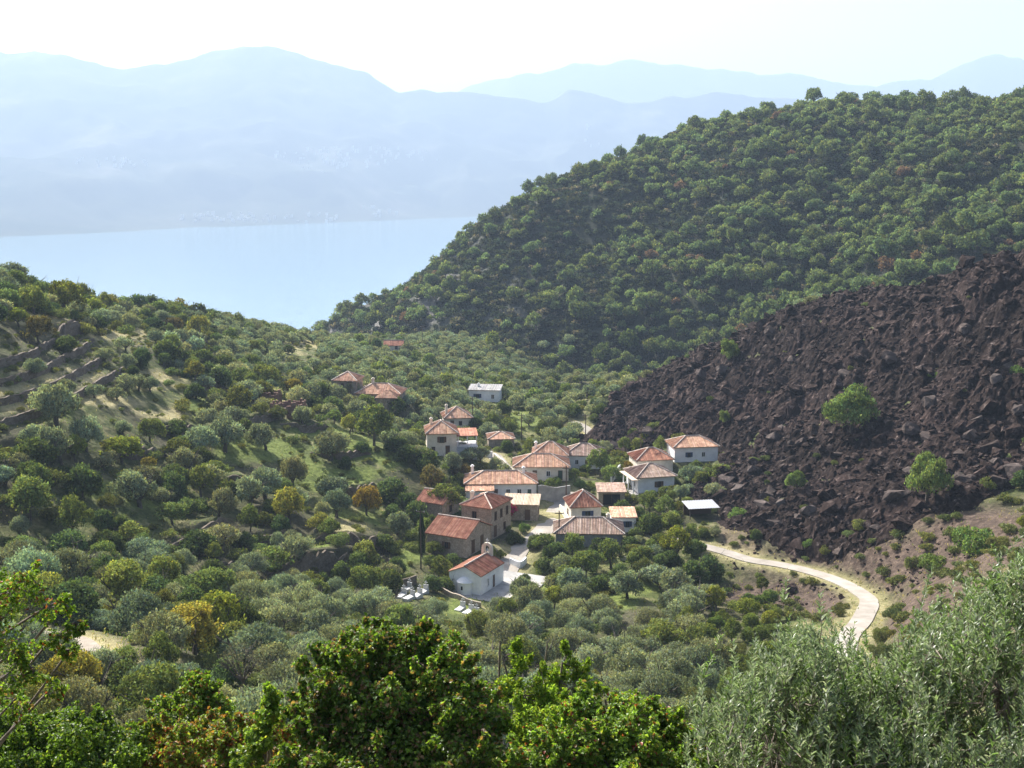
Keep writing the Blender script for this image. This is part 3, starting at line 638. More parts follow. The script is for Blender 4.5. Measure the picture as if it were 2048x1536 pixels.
# hand-placed trees: (u, v of the foot, crown width in px, kind, colour word)
COLW = {'O': ('olive', None, 'grey-green'), 'E': ('evergreen', None, 'dark green'), 'L': ('leafy', None, 'fresh green'), 'Y': ('leafy', (0.20, 0.225, 0.045), 'yellow-green'), 'S': ('shrub', None, 'mid-green'), 'G': ('leafy', (0.27, 0.19, 0.045), 'golden'),
        'P': ('pine', (0.165, 0.215, 0.075), 'bright green'), 'B': ('bare', None, 'twiggy grey'), 'C': ('cypress', None, 'slim dark'), 'W': ('leafy', (0.16, 0.13, 0.05), 'rust-tinged'), 'T': ('shrub', (0.13, 0.19, 0.06), 'light green')}
HAND = [(20, 575, 80, 'O'), (62, 588, 66, 'E'), (100, 585, 50, 'O'), (130, 628, 80, 'Y'), (188, 645, 72, 'Y'), (215, 622, 50, 'O'), (78, 690, 76, 'W'), (135, 705, 60, 'E'), (38, 655, 50, 'Y'), (290, 652, 50, 'E'), (345, 665, 42, 'W'),
 (392, 652, 28, 'O'), (318, 650, 48, 'O'), (465, 672, 24, 'O'), (495, 690, 36, 'O'), (522, 705, 32, 'L'), (578, 676, 32, 'O'), (335, 725, 72, 'E'), (402, 742, 84, 'E'), (440, 775, 66, 'E'), (383, 758, 44, 'L'), (265, 744, 44, 'O'), (70, 752, 44, 'O'),
 (132, 794, 56, 'O'), (112, 852, 92, 'O'), (252, 790, 58, 'O'), (300, 784, 44, 'O'), (210, 725, 46, 'O'), (482, 775, 60, 'L'), (592, 782, 40, 'E'), (75, 930, 96, 'E'), (152, 925, 52, 'Y'), (245, 930, 84, 'Y'), (245, 872, 44, 'O'), (300, 885, 56, 'L'),
 (352, 872, 58, 'E'), (402, 855, 60, 'O'), (450, 905, 88, 'O'), (532, 900, 80, 'O'), (662, 922, 84, 'O'), (605, 850, 50, 'O'), (645, 985, 54, 'E'), (692, 940, 38, 'E'), (430, 965, 60, 'L'), (500, 1012, 80, 'O'), (258, 985, 80, 'E'), (165, 995, 84, 'E'),
 (332, 1012, 60, 'O'), (60, 1045, 96, 'L'), (150, 1082, 96, 'L'), (205, 1062, 56, 'E'), (240, 1065, 46, 'E'), (345, 1052, 66, 'L'), (592, 1122, 78, 'O'), (556, 1098, 42, 'O'), (660, 1080, 52, 'L'), (733, 1030, 66, 'G'), (482, 1092, 56, 'E'),
 (430, 1125, 42, 'L'), (403, 1022, 46, 'E'), (540, 1044, 36, 'E'), (748, 892, 100, 'L'), (815, 925, 70, 'E'), (790, 905, 56, 'E'), (850, 938, 72, 'E'), (862, 990, 72, 'W'), (892, 1030, 74, 'L'), (785, 1002, 80, 'E'), (722, 905, 42, 'E'),
 (768, 1102, 60, 'E'), (824, 1098, 44, 'L'), (868, 1112, 46, 'L'), (844, 1114, 14, 'C'), (866, 1182, 52, 'E'), (722, 1168, 66, 'E'), (642, 1180, 46, 'E'), (482, 1185, 76, 'O'), (565, 1184, 60, 'O'), (195, 1162, 86, 'O'), (235, 1200, 66, 'O'),
 (330, 1190, 88, 'L'), (402, 1205, 60, 'E'), (202, 1245, 54, 'O'), (272, 1262, 60, 'L'), (350, 1262, 50, 'O'), (442, 1288, 118, 'Y'), (255, 1345, 74, 'L'), (325, 1352, 90, 'L'), (302, 1342, 44, 'E'), (492, 1395, 120, 'B'), (545, 1245, 62, 'O'), (545, 1310, 80, 'O'),
 (600, 1200, 66, 'O'), (625, 1235, 62, 'O'), (690, 1212, 60, 'O'), (742, 1225, 80, 'O'), (832, 1252, 60, 'O'), (868, 1240, 66, 'O'), (1200, 952, 62, 'L'), (1168, 945, 30, 'E'), (1235, 925, 24, 'E'), (1247, 1030, 52, 'E'), (1330, 1036, 62, 'L'), (1300, 1068, 60, 'E'),
 (1272, 1082, 50, 'E'), (1018, 868, 56, 'S'), (1052, 1066, 34, 'T'), (1322, 1178, 76, 'O'), (1412, 1158, 84, 'E'), (1352, 1118, 78, 'Y'), (1382, 1175, 76, 'E'), (1112, 1118, 66, 'E'), (1172, 1158, 66, 'L'), (1222, 1136, 62, 'L'), (1090, 1146, 52, 'E'),
 (1046, 1200, 60, 'O'), (1108, 1220, 64, 'Y'), (1296, 892, 38, 'Y'), (1440, 962, 48, 'L'), (1392, 942, 32, 'L'), (1425, 1000, 50, 'O'), (1475, 1040, 54, 'T'), (1514, 1082, 30, 'E'), (1378, 1255, 66, 'L'), (1432, 1225, 66, 'Y'), (1492, 1240, 60, 'Y'), (1540, 1262, 60, 'Y'),
 (1702, 878, 104, 'P'), (1853, 1010, 100, 'P'), (1594, 990, 52, 'P'), (1455, 732, 50, 'P'), (1447, 852, 32, 'P'), (1870, 757, 28, 'T'), (1940, 1115, 110, 'T'), (1858, 1142, 66, 'T'), (1985, 775, 36, 'T'), (1312, 862, 44, 'S'), (1730, 1062, 50, 'S'), (1622, 1098, 38, 'T'), (1652, 1112, 36, 'S'),
 (2036, 755, 40, 'T'), (2044, 1060, 34, 'Y'), (1975, 985, 46, 'S'), (1255, 700, 66, 'E'), (1205, 720, 56, 'E'), (1022, 700, 30, 'L'), (985, 700, 40, 'L'), (1145, 690, 34, 'O'), (1090, 700, 30, 'O'), (932, 1098, 22, 'Y'), (982, 1122, 34, 'Y'), (1002, 1118, 26, 'Y'), (962, 1000, 26, 'S'),
 (1060, 995, 30, 'G'), (1100, 980, 34, 'L'), (1140, 1000, 28, 'S'), (1160, 975, 30, 'T'), (1265, 880, 26, 'L'), (1400, 1185, 40, 'L'),
 (1075, 985, 40, 'E'), (1112, 972, 36, 'T'), (1150, 965, 34, 'L'), (1180, 978, 30, 'S'), (1140, 1075, 34, 'E'), (1070, 1100, 44, 'E'), (1030, 1090, 40, 'E'), (1010, 1062, 30, 'S'), (1145, 1120, 60, 'L'), (1200, 1112, 46, 'E'), (1130, 1180, 60, 'L'),
 (1200, 1185, 50, 'E'), (940, 925, 50, 'O'), (905, 950, 60, 'O'), (930, 965, 50, 'W'), (960, 925, 44, 'O'), (990, 945, 40, 'O'), (1015, 905, 38, 'E'), (985, 860, 44, 'L'), (950, 880, 30, 'E'), (925, 905, 34, 'E'), (870, 905, 46, 'E'), (1210, 905, 40, 'O'),
 (1250, 905, 34, 'L'), (1255, 945, 26, 'G'), (1370, 960, 40, 'E'), (1400, 975, 40, 'L'), (1360, 1000, 40, 'O'), (1290, 1020, 40, 'L'), (1345, 1065, 50, 'L'), (1380, 1085, 44, 'E'), (1430, 1075, 36, 'O'), (1255, 1100, 50, 'E'), (1285, 1130, 56, 'L'), (1240, 1160, 46, 'E'),
 (830, 1045, 60, 'E'), (800, 1060, 50, 'L'), (820, 1010, 44, 'E'), (880, 985, 40, 'L'), (900, 1005, 36, 'E'), (850, 1075, 50, 'L'), (880, 1090, 40, 'E'), (905, 1130, 40, 'E'), (860, 1140, 40, 'L'), (790, 1150, 50, 'E'), (815, 1165, 44, 'S'), (700, 800, 50, 'O'), (730, 820, 46, 'L'), (670, 810, 50, 'O'), (790, 830, 50, 'E'), (640, 800, 50, 'E')]
TAKEN = []     # plan positions already used: x, y, radius
COUNT = {}
def landmark_tree(u, v, wpx, code, group=None):
    kind, tint, word = COLW[code]; x, y, z = gp(u, v, lambda a_, b_: tz(a_, b_))
    d = math.sqrt(x * x + y * y + (H - z) ** 2); s = 1.02 * wpx / FPX * d / (5.2 if kind != 'cypress' else 1.3)
    size = 'small' if s < .75 else 'large' if s > 1.35 else 'rounded'
    noun = {'olive': 'olive tree', 'evergreen': 'evergreen tree', 'leafy': 'tree', 'shrub': 'shrub', 'pine': 'pine', 'bare': 'leafless tree', 'cypress': 'cypress'}[kind]
    lab = f'{size} {word} {noun} standing {where(u, v)}'.replace('slim dark', 'dark').replace('rounded dark cypress', 'tall narrow dark cypress')
    if lab in SEEN: group = group or f'{word} {noun}s {where(u, v)}'; SEEN[lab]['group'] = group
    o = put_tree(kind, x, y, z - (1.1 * s if code == 'P' else 0), s * (.9 if code == 'P' else 1), vary(tint or TINT[kind], .08), lab, group, None, 1.15 if code == 'P' else 1.0); SEEN.setdefault(lab, o)
    TAKEN.append((x, y, 2.3 * s)); COUNT[kind] = COUNT.get(kind, 0) + 1
for h_ in HAND: landmark_tree(*h_)

# ------------------------------------------------------------------ lava field and boulders
LAVA = [(1130, 905), (1165, 868), (1215, 815), (1250, 785), (1295, 752), (1380, 705), (1450, 675), (1560, 628), (1700, 590), (1850, 562), (2048, 515), (2500, 400), (2500, 950), (2048, 962), (1980, 985), (1925, 1015),
        (1850, 1035), (1800, 1075), (1700, 1115), (1600, 1108), (1520, 1068), (1460, 1055), (1415, 1030), (1395, 985), (1445, 950), (1440, 905), (1430, 878), (1340, 868), (1300, 905), (1240, 905), (1190, 890)]
def inpoly(u, v, P):
    ins = np.zeros(np.shape(u), bool); n = len(P)
    for k in range(n):
        x1, y1 = P[k]; x2, y2 = P[(k + 1) % n]
        c = ((y1 > v) != (y2 > v)) & (u < (x2 - x1) * (v - y1) / (y2 - y1 + 1e-9) + x1); ins ^= c
    return ins
lx = np.arange(12, 260, 0.5); ly = np.arange(165, 400, 0.5); LX, LY = np.meshgrid(lx, ly)
LZ = tz(LX, LY); lu, lv = proj(LX, LY, LZ); jn = (fbm(LX / 9, LY / 9, 3, 91) - .5) * 50
mask = inpoly(lu + jn, lv + jn * .5, LAVA).astype(float)
for _ in range(4):
    mask[:6] = 0; mask[-6:] = 0; mask[:, :6] = 0; mask[:, -6:] = 0
    mask = (mask + np.roll(mask, 1, 0) + np.roll(mask, -1, 0) + np.roll(mask, 1, 1) + np.roll(mask, -1, 1)) / 5
for h in HOUSES:
    mask *= np.clip((np.hypot(LX - h['x'], LY - h['y']) - max(h['w'], h['d']) * .62) / 2, 0, 1)
rough = 0
for sc_, am, sd_ in ((11.0, 3.4, 1), (5.3, 1.5, 2), (2.4, 1.0, 3), (1.2, .7, 4)):
    wx = LX / sc_ + fbm(LX / sc_ * .8, LY / sc_ * .8, 2, sd_) * .9; wy = LY / sc_ + fbm(LX / sc_ * .8 + 40, LY / sc_ * .8, 2, sd_) * .9
    d1, d2, idn = worley(wx, wy, sd_); am = am * (.25 + 1.5 * np.clip(fbm(LX / (sc_ * 3), LY / (sc_ * 3), 2, sd_ + 50) * 1.8 - .4, 0, 1)); rough = rough + am * (idn * .8 + .35) * np.clip((d2 - d1) * 2.6, 0, 1) + am * .35 * (.5 - d1)
rough = rough + (fbm(LX / 1.6, LY / 1.6, 3, 8, .7) - .5) * 2.2
LZ2 = LZ + mask * (rough * .42 - .22) - (1 - np.clip(mask * 8, 0, 1)) * .5
nx_, ny_ = len(lx), len(ly); ii = (np.arange(nx_ - 1)[None] + np.arange(ny_ - 1)[:, None] * nx_)
ok = (mask[:-1, :-1] + mask[1:, 1:] > 0.02).ravel(); ii = ii.ravel()[ok]
LV = np.c_[(LX + (fbm(LX * 1.3, LY * 1.3, 2, 12) - .5) * .5).ravel(), (LY + (fbm(LX * 1.3, LY * 1.3, 2, 14) - .5) * .5).ravel(), LZ2.ravel()]
LF = np.c_[ii, ii + 1, ii + 1 + nx_, ii + nx_]
used = np.unique(LF); remap = np.zeros(len(LV), int); remap[used] = np.arange(len(used))
def lava_mat(name, k=1.0, rnd=True):
    m, nt, out = newmat(name); b = NB(nt); g = b.n('NewGeometry'); tc = b.n('TexCoord'); p = g.outputs['Position']
    f = b.noise(p, 0.9, 8, 0.72); big = b.noise(p, 0.07, 3)
    dark = b.ramp(f, [(0.3, (0.006 * k, 0.0045 * k, 0.004 * k)), (0.5, (0.020 * k, 0.0135 * k, 0.011 * k)), (0.62, (0.06 * k, 0.046 * k, 0.041 * k)), (0.74, (0.34, 0.29, 0.265))])  # palest stops, here and in red, paint light highlights into the rock colour
    red = b.ramp(f, [(0.3, (0.014, 0.010, 0.009)), (0.55, (0.045, 0.031, 0.027)), (0.76, (0.28, 0.21, 0.185))])
    c = b.mix(b.ramp(big, [(0.46, (0, 0, 0)), (0.66, (1, 1, 1))]), dark, red)
    oi = b.n('ObjectInfo'); c = c if not rnd else b.mix(b.ramp(oi.outputs['Random'], [(0.0, (0, 0, 0)), (0.7, (0, 0, 0)), (1, (.3, .3, .3))]), c, (0.26, 0.225, 0.205))
    n = b.bump(f, 1.0, 0.35); b.l(b.pbr(c, 0.95, 0.04, n).outputs[0], out.inputs[0]); return m
M_lava = lava_mat('lava', .8, False); M_rock = lava_mat('lava_rock', 1.5)
tag(obj('lava_field', mesh('lava_field', LV[used], remap[LF], M_lava, smooth_=False)), kind='structure')
def lz(x, y):
    i = np.clip(((x - lx[0]) / .5).astype(int), 0, nx_ - 1); j = np.clip(((y - ly[0]) / .5).astype(int), 0, ny_ - 1)
    return np.maximum(LZ2[j, i], tz(x, y))
def lmask(x, y):
    i = np.clip(((x - lx[0]) / .5).astype(int), 0, nx_ - 1); j = np.clip(((y - ly[0]) / .5).astype(int), 0, ny_ - 1)
    return mask[j, i]
import bmesh
def rock(seed, n=16):
    r = random.Random(seed); bm = bmesh.new()
    for k in range(n):
        v = Vector((r.gauss(0, 1), r.gauss(0, 1), r.gauss(0, 1))).normalized() * r.uniform(.72, 1.05); bm.verts.new((v.x * .58, v.y * .5, v.z * .44))
    bmesh.ops.convex_hull(bm, input=bm.verts); bmesh.ops.triangulate(bm, faces=bm.faces)
    if n > 11:
        bmesh.ops.subdivide_edges(bm, edges=bm.edges, cuts=1)
        for v in bm.verts: v.co *= 1 + r.uniform(-.09, .07)
        bmesh.ops.triangulate(bm, faces=bm.faces)
    for v in [v for v in bm.verts if not v.link_faces]: bm.verts.remove(v)
    me = bpy.data.meshes.new('boulder'); bm.to_mesh(me); bm.free(); me.materials.append(M_rock); return me
ROCKS = [rock(s, 12 + s) for s in range(8)]
RB = np.random.default_rng(3)
n = 95000; bx = RB.uniform(20, 250, n); by = RB.uniform(165, 390, n); bs = np.minimum(np.exp(RB.normal(-.5, .6, n)), 3.0)
u, v = proj(bx, by, tz(bx, by)); mk_ = lmask(bx, by)
scree = soft(u, v, [(1700, 1085, 220, 50), (1500, 1120, 60, 20), (1850, 1150, 130, 60), (1600, 1190, 90, 26), (1760, 1110, 60, 50)])
keep = ((mk_ > .3) | (RB.random(n) < scree * .5)) & (u < 2090) & (u > 1120); bs = np.where(mk_ > .3, bs, bs * .55)
bx, by, bs = bx[keep], by[keep], bs[keep]; bz = lz(bx, by); keep = visible(bx, by, bz + bs * .5, .5); bx, by, bs, bz = bx[keep], by[keep], bs[keep], bz[keep]
onroad = np.zeros(len(bx), bool)
for L, rz_, half in ROADS.values():
    d_, _, _ = segdist(bx, by, L[::3]); onroad |= d_ < half + bs * .5 + .5
for h in HOUSES: onroad |= np.hypot(bx - h['x'], by - h['y']) < max(h['w'], h['d']) * .62 + bs * .5
bx, by, bs, bz = bx[~onroad], by[~onroad], bs[~onroad], bz[~onroad]
big_ = np.argsort(-bs / np.hypot(bx, by))[:280]; small_ = np.setdiff1d(np.arange(len(bx)), big_)
for k in big_:
    o = obj('boulder', random.choice(ROCKS)); s = bs[k] * 1.25; o.location = (bx[k], by[k], bz[k] + s * .12)
    o.rotation_euler = (random.uniform(-.5, .5), random.uniform(-.5, .5), random.uniform(0, 6.28)); o.scale = (s * random.uniform(.9, 1.3), s, s * random.uniform(.8, 1.2))
    tag(o, 'dark jagged lava boulder lying among the rubble of the lava slope', 'boulder', 'boulders scattered over the lava slope')
def merged(items, name, mats, has_mi=False):
    """items: (V, F, tint, mi, matrix params x, y, z, s, rz, colour) baked into one mesh"""
    Vs, Fs, Ts, Ms, o = [], [], [], [], 0
    for (V, F, T, mi, x, y, z, s, rz, col) in items:
        c, s_ = math.cos(rz) * s, math.sin(rz) * s
        W = np.c_[V[:, 0] * c - V[:, 1] * s_ + x, V[:, 0] * s_ + V[:, 1] * c + y, V[:, 2] * s + z]
        Vs.append(W); Fs.append(F + o); Ts.append(T * col); Ms.append(mi); o += len(W)
    me = mesh(name, np.concatenate(Vs), np.concatenate(Fs), mats, mi=np.concatenate(Ms) if has_mi else None, tint=np.concatenate(Ts))
    return me
rk_t = []
for me_ in [rock(40 + q, 10) for q in range(5)]:
    Vr = np.empty(len(me_.vertices) * 3, np.float32); me_.vertices.foreach_get('co', Vr)
    rk_t.append((Vr.reshape(-1, 3), np.array([list(p.vertices) for p in me_.polygons])))
items = []
for k in small_:
    Vr, Fr = rk_t[k % 5]; items.append((Vr, Fr, np.ones((len(Fr), 3)), None, bx[k], by[k], bz[k] + bs[k] * .1, bs[k] * 1.1, random.uniform(0, 6.28), np.ones(3)))
tag(obj('rubble', merged(items, 'rubble', M_rock)), kind='stuff')

# ------------------------------------------------------------------ trees spread over the valley and the hills
RS = np.random.default_rng(21)
HX = np.array([(h['x'], h['y'], (h['w'] + h['d']) * .26 + .5) for h in HOUSES])
def clear_of(x, y, s):
    ok_ = True
    if (np.hypot(HX[:, 0] - x, HX[:, 1] - y) < HX[:, 2] + s * 1.2).any(): return False
    # keep the view of the houses open: nothing tall straight in front of a wall
    for h in HOUSES:
        if s > .5 and 0 < h['y'] - y < 3 + 7 * s + h['d'] * .5 and abs(x - h['x'] * y / h['y']) < h['w'] * .5 + s * 1.2: return False
    return True
def road_clear(x, y, pad):
    for L, rz_, half in ROADS.values():
        if x < L[:, 0].min() - 6 or x > L[:, 0].max() + 6 or y < L[:, 1].min() - 12 or y > L[:, 1].max() + 6: continue
        d_ = np.hypot(L[:, 0] - x, L[:, 1] - y).min()
        if d_ < half + pad: return False
    return True
def scatter(n, xr, yr, choose, spacing):
    """dart throwing in plan; choose(u, v, x, y) -> (kind, scale, tint, label, group) or None"""
    cell = {}
    def near(x, y, r):
        ci, cj = int(x // 8), int(y // 8)
        for a_ in (-1, 0, 1):
            for b_ in (-1, 0, 1):
                for (px, py, pr) in cell.get((ci + a_, cj + b_), ()):
                    if math.hypot(px - x, py - y) < (pr + r) * spacing: return True
        return False
    for t in TAKEN: cell.setdefault((int(t[0] // 8), int(t[1] // 8)), []).append(t)
    X = RS.uniform(*xr, n); Y = RS.uniform(*yr, n); Z = tz(X, Y); U, Vv = proj(X, Y, Z + 2)
    vis = (U > -60) & (U < 2110) & (Vv < 1600) & visible(X, Y, Z + 3.5, .3)
    res = []
    for k in np.flatnonzero(vis):
        c = choose(U[k], Vv[k] + 8, X[k], Y[k])
        if c is None: continue
        if near(X[k], Y[k], 2.3 * c[1]): continue
        if not clear_of(X[k], Y[k], c[1]) or not road_clear(X[k], Y[k], 1.2 + 1.6 * c[1]): continue
        t = (X[k], Y[k], 2.3 * c[1]); cell.setdefault((int(t[0] // 8), int(t[1] // 8)), []).append(t); TAKEN.append(t)
        res.append((c[0], X[k], Y[k], Z[k], *c[1:]))
    return res
P_ = RS.random
def in_valley(u, v, x, y):
    if lmask(np.array([x]), np.array([y]))[0] > .15: return None
    if T_hill(np.array([x]), np.array([y]))[0] > T_near(np.array([x]), np.array([y]))[0] - 1: return None
    if -88 < x < -74 and 178 < y < 244:
        return None if P_() < .5 else ('shrub', RS.uniform(.25, .5), vary(TINT['shrub']), 'low round shrub on a ledge of the terraced field', 'shrubs on the terraced field')
    hp_ = 4.2 * FPX / y
    clearing = float(soft(np.array([u, u, u]), np.array([v, v - hp_ * .5, v - hp_]), GREEN + STRAW).max())
    if P_() < clearing * .97: 
        if P_() < .3: return ('shrub', RS.uniform(.2, .45), vary(TINT['shrub']), 'low round shrub dotted over the open grass of the hillside', 'low shrubs on the open grass')
        return None
    if u > 1420 and v > 960:
        if v < 1130 or u > 1560 or P_() < .25:
            if P_() < .5: return ('shrub', RS.uniform(.25, .7), vary((0.13, 0.15, 0.06)), 'low dry shrub on the red earth beside the road', 'low shrubs by the road')
            return None
        return ('leafy' if P_() < .5 else 'shrub', RS.uniform(.5, .9), vary((0.13, 0.17, 0.05)), 'yellow-green bush in the hollow below the road', 'bushes in the hollow below the road')
    if y > 285 and u > 430:
        if 460 < u < 700 and y > 400 and P_() < .35: return ('shrub', RS.uniform(.4, .8), vary(TINT['shrub']), 'low shrub on the dry saddle in front of the sea', 'low shrubs on the dry saddle')
        k = 'olive' if P_() < .78 else 'evergreen' if P_() < .6 else 'leafy'
        return (k, RS.uniform(.7, 1.15), vary(TINT[k]), f'{"grey-green olive" if k == "olive" else "dark evergreen" if k == "evergreen" else "light green"} tree in the grove on the valley floor beyond the village', f'{k} trees in the grove beyond the village')
    if u > 480 and v > 1170:
        k = 'olive' if P_() < .8 else 'shrub' if P_() < .6 else 'leafy'
        return (k, RS.uniform(.85, 1.35) if k != 'shrub' else RS.uniform(.6, 1), vary(TINT[k]), f'{"silvery olive tree" if k == "olive" else "green shrub" if k == "shrub" else "light green tree"} in the thick grove in front of the chapel', f'{k} trees in the grove in front of the chapel')
    if u > 820:
        k = ['evergreen', 'leafy', 'shrub', 'olive'][int(P_() * 4)]
        return (k, RS.uniform(.45, 1.0), vary(TINT[k]), f'{"dark evergreen" if k == "evergreen" else "light green tree" if k == "leafy" else "garden shrub" if k == "shrub" else "small olive tree"} in the gardens between the village houses', f'{k} plants in the village gardens')
    q = P_(); k = 'olive' if q < .36 else 'evergreen' if q < .60 else 'leafy' if q < .82 else 'shrub'
    t = TINT[k]
    if k == 'leafy' and P_() < .18: t = (0.25, 0.235, 0.06)
    part = 'upper' if v < 760 else 'middle' if v < 980 else 'lower'
    return (k, RS.uniform(.7, 1.5) if k != 'shrub' else RS.uniform(.5, 1.1), vary(t, .2), f'{"grey-green olive tree" if k == "olive" else "dark evergreen tree" if k == "evergreen" else "light green tree" if k == "leafy" else "low green shrub"} among the trees covering the {part} left hillside', f'{k} cover of the {part} left hillside')
val = scatter(34000, (-210, 130), (70, 620), in_valley, 0.68)
val += scatter(9000, (-210, 130), (80, 330), lambda u, v, x, y: (lambda c: None if c is None or P_() < .3 else ('shrub', c[1] * .55, vary(TINT['shrub'], .2), 'small undergrowth shrub between the larger trees', 'undergrowth shrubs between the trees'))(in_valley(u, v, x, y)), 0.72)
for k_ in range(900):        # scattered scrub that has taken hold between the lava blocks
    x_, y_ = RS.uniform(40, 240), RS.uniform(175, 330); z_ = float(lz(np.array([x_]), np.array([y_]))[0]); u_, v_ = proj(x_, y_, z_)
    if lmask(np.array([x_]), np.array([y_]))[0] < .6 or u_ > 2070 or P_() > .09 + .10 * (v_ > 850) or not visible(np.array([x_]), np.array([y_]), np.array([z_ + 1.]), .6)[0]: continue
    if not clear_of(x_, y_, .4): continue
    put_tree('shrub', x_, y_, z_ + .1, RS.uniform(.2, .55), vary((0.12, 0.145, 0.055), .2), 'small green shrub rooted between the dark lava blocks', 'small shrubs on the lava slope'); COUNT['shrub'] = COUNT.get('shrub', 0) + 1
byk = {}
for t in val: byk.setdefault(t[0], []).append(t)
for kind, L_ in byk.items():
    L_.sort(key=lambda t: -t[4] / math.hypot(t[1], t[2])); room = 296 - COUNT.get(kind, 0)
    for (k, x, y, z, s, tint, lab, grp) in L_[:room]: put_tree(k, x, y, z, s, tint, lab, grp)
    rest = L_[room:]
    if rest:
        items = []
        for (k, x, y, z, s, tint, lab, grp) in rest:
            far = KINDS[k]['far' if math.hypot(x, y) > 200 or k != 'shrub' else 'far']; V_, F_, T_, mi_ = random.choice(far)[2]
            items.append((V_, F_, T_, mi_, x, y, z - .1, s, random.uniform(0, 6.28), np.array(tint)))
        M2 = M_leafw
        tag(obj(kind + '_cover', merged(items, kind + '_cover', [M2, M_bark], True)), kind='stuff')
    print('KIND', kind, len(L_), 'rest', len(rest))

# the pine wood
def in_hill(u, v, x, y):
    h_ = T_hill(np.array([x]), np.array([y]))[0] - T_near(np.array([x]), np.array([y]))[0]
    if h_ < 1: return None
    g_ = float(fbm(np.array([x / 26.]), np.array([y / 26.]), 3, 33)[0])
    # how wooded: dense to the right and low down, open scrub towards the sea end
    w_ = np.clip((u - 960) / 580, 0, 1) + np.clip((v - 500) / 230, 0, 1) * .45 + (g_ - .5) * 2.2 - (0.35 if u < 1500 and v < 330 else 0)
    if w_ < .68 and P_() > .035: return None
    t = vary(TINT['pine'], .12)
    if P_() < .02: t = (0.19, 0.12, 0.09)
    return ('pine', float(np.clip(np.exp(RS.normal(0, .38)) * 1.08, .45, 2.0)), t, '', '')
wood = scatter(60000, (-180, 420), (380, 720), in_hill, 0.8)
print('PINES', len(wood))
wood.sort(key=lambda t: -t[4] / math.hypot(t[1], t[2]))
for (k, x, y, z, s, tint, lab, grp) in wood[:290]:
    u, v = proj(x, y, z); reg = 'at the foot of' if v > 600 else 'on the open left shoulder of' if u < 1200 else 'in the dense wood on'
    put_tree('pine', x, y, z - s * .8, s, tint, f'green round-crowned pine {reg} the forested hill', f'pines {reg} the forested hill', 'far')
items = []
for (k, x, y, z, s, tint, lab, grp) in wood[290:]:
    V_, F_, T_, mi_ = random.choice(KINDS['pine']['wood'])[2]; items.append((V_, F_, T_, mi_, x, y, z - s * 1.2, s, random.uniform(0, 6.28), np.array(tint)))
tag(obj('pine_wood', merged(items, 'pine_wood', M_needlew)), kind='stuff')
# low scrub on the hill
n = 46000; X = RS.uniform(-190, 420, n); Y = RS.uniform(380, 720, n); Z = tz(X, Y); U, Vv = proj(X, Y, Z + 1)
hh = T_hill(X, Y) - T_near(X, Y); g_ = fbm(X / 9, Y / 9, 3, 71)
keep = (hh > -1) & (U > -20) & (U < 2080) & (g_ > .28 + .14 * (U < 900)) & visible(X, Y, Z + 2, .3); items = []
kk = np.flatnonzero(keep)[:13000]
for k in kk:
    V_, F_, T_, mi_ = random.choice(KINDS['shrub']['wood'])[2]; c_ = np.array(vary((0.046, 0.056, 0.040), .2)) if P_() > .1 else np.array((0.16, 0.14, 0.11))
    items.append((V_, F_, T_, mi_, X[k], Y[k], Z[k] - .2, RS.uniform(.5, 1.15), random.uniform(0, 6.28), c_))
tag(obj('hill_scrub', merged(items, 'hill_scrub', M_leafw)), kind='stuff')
print('SCRUB', len(kk))
# grass and weeds between the trees
n = 52000; X = RS.uniform(-190, 150, n); Y = 75 + 330 * RS.random(n) ** 1.4; Z = tz(X, Y); U, Vv = proj(X, Y, Z)
keep = (U > -20) & (U < 2070) & (lmask(X, Y) < .1) & (Vv < 1560)
for L, rz_, half in ROADS.values():
    d_, _, _ = segdist(X, Y, L[::4]); keep &= d_ > half + .15
for h in HOUSES: keep &= np.hypot(X - h['x'], Y - h['y']) > max(h['w'], h['d']) * .62
X, Y, Z = X[keep], Y[keep], Z[keep]; m_ = len(X); PV = np.c_[X, Y, Z].repeat(5, 0) + RS.normal(size=(m_ * 5, 3)) * [.35, .35, .02]
ax = unit(RS.normal(size=(m_ * 5, 3)) * [.5, .5, .1] + [0, 0, 1]); V_, F_ = cards(PV, ax, rdir(m_ * 5, RS), RS.uniform(.15, .5, m_ * 5), RS.uniform(.06, .14, m_ * 5))
uu, vv = proj(PV[:, 0], PV[:, 1], PV[:, 2]); st = soft(uu, vv, STRAW + EARTH)[:, None]; rr_ = RS.random((m_ * 5, 1))
T_ = np.where(rr_ < .25 + st * .6, np.array([[.34, .29, .15]]), np.array([[.13, .19, .05]])) * RS.uniform(.7, 1.3, (m_ * 5, 1))
tag(obj('grass', mesh('grass', V_, F_, M_leafw, tint=T_)), kind='stuff')
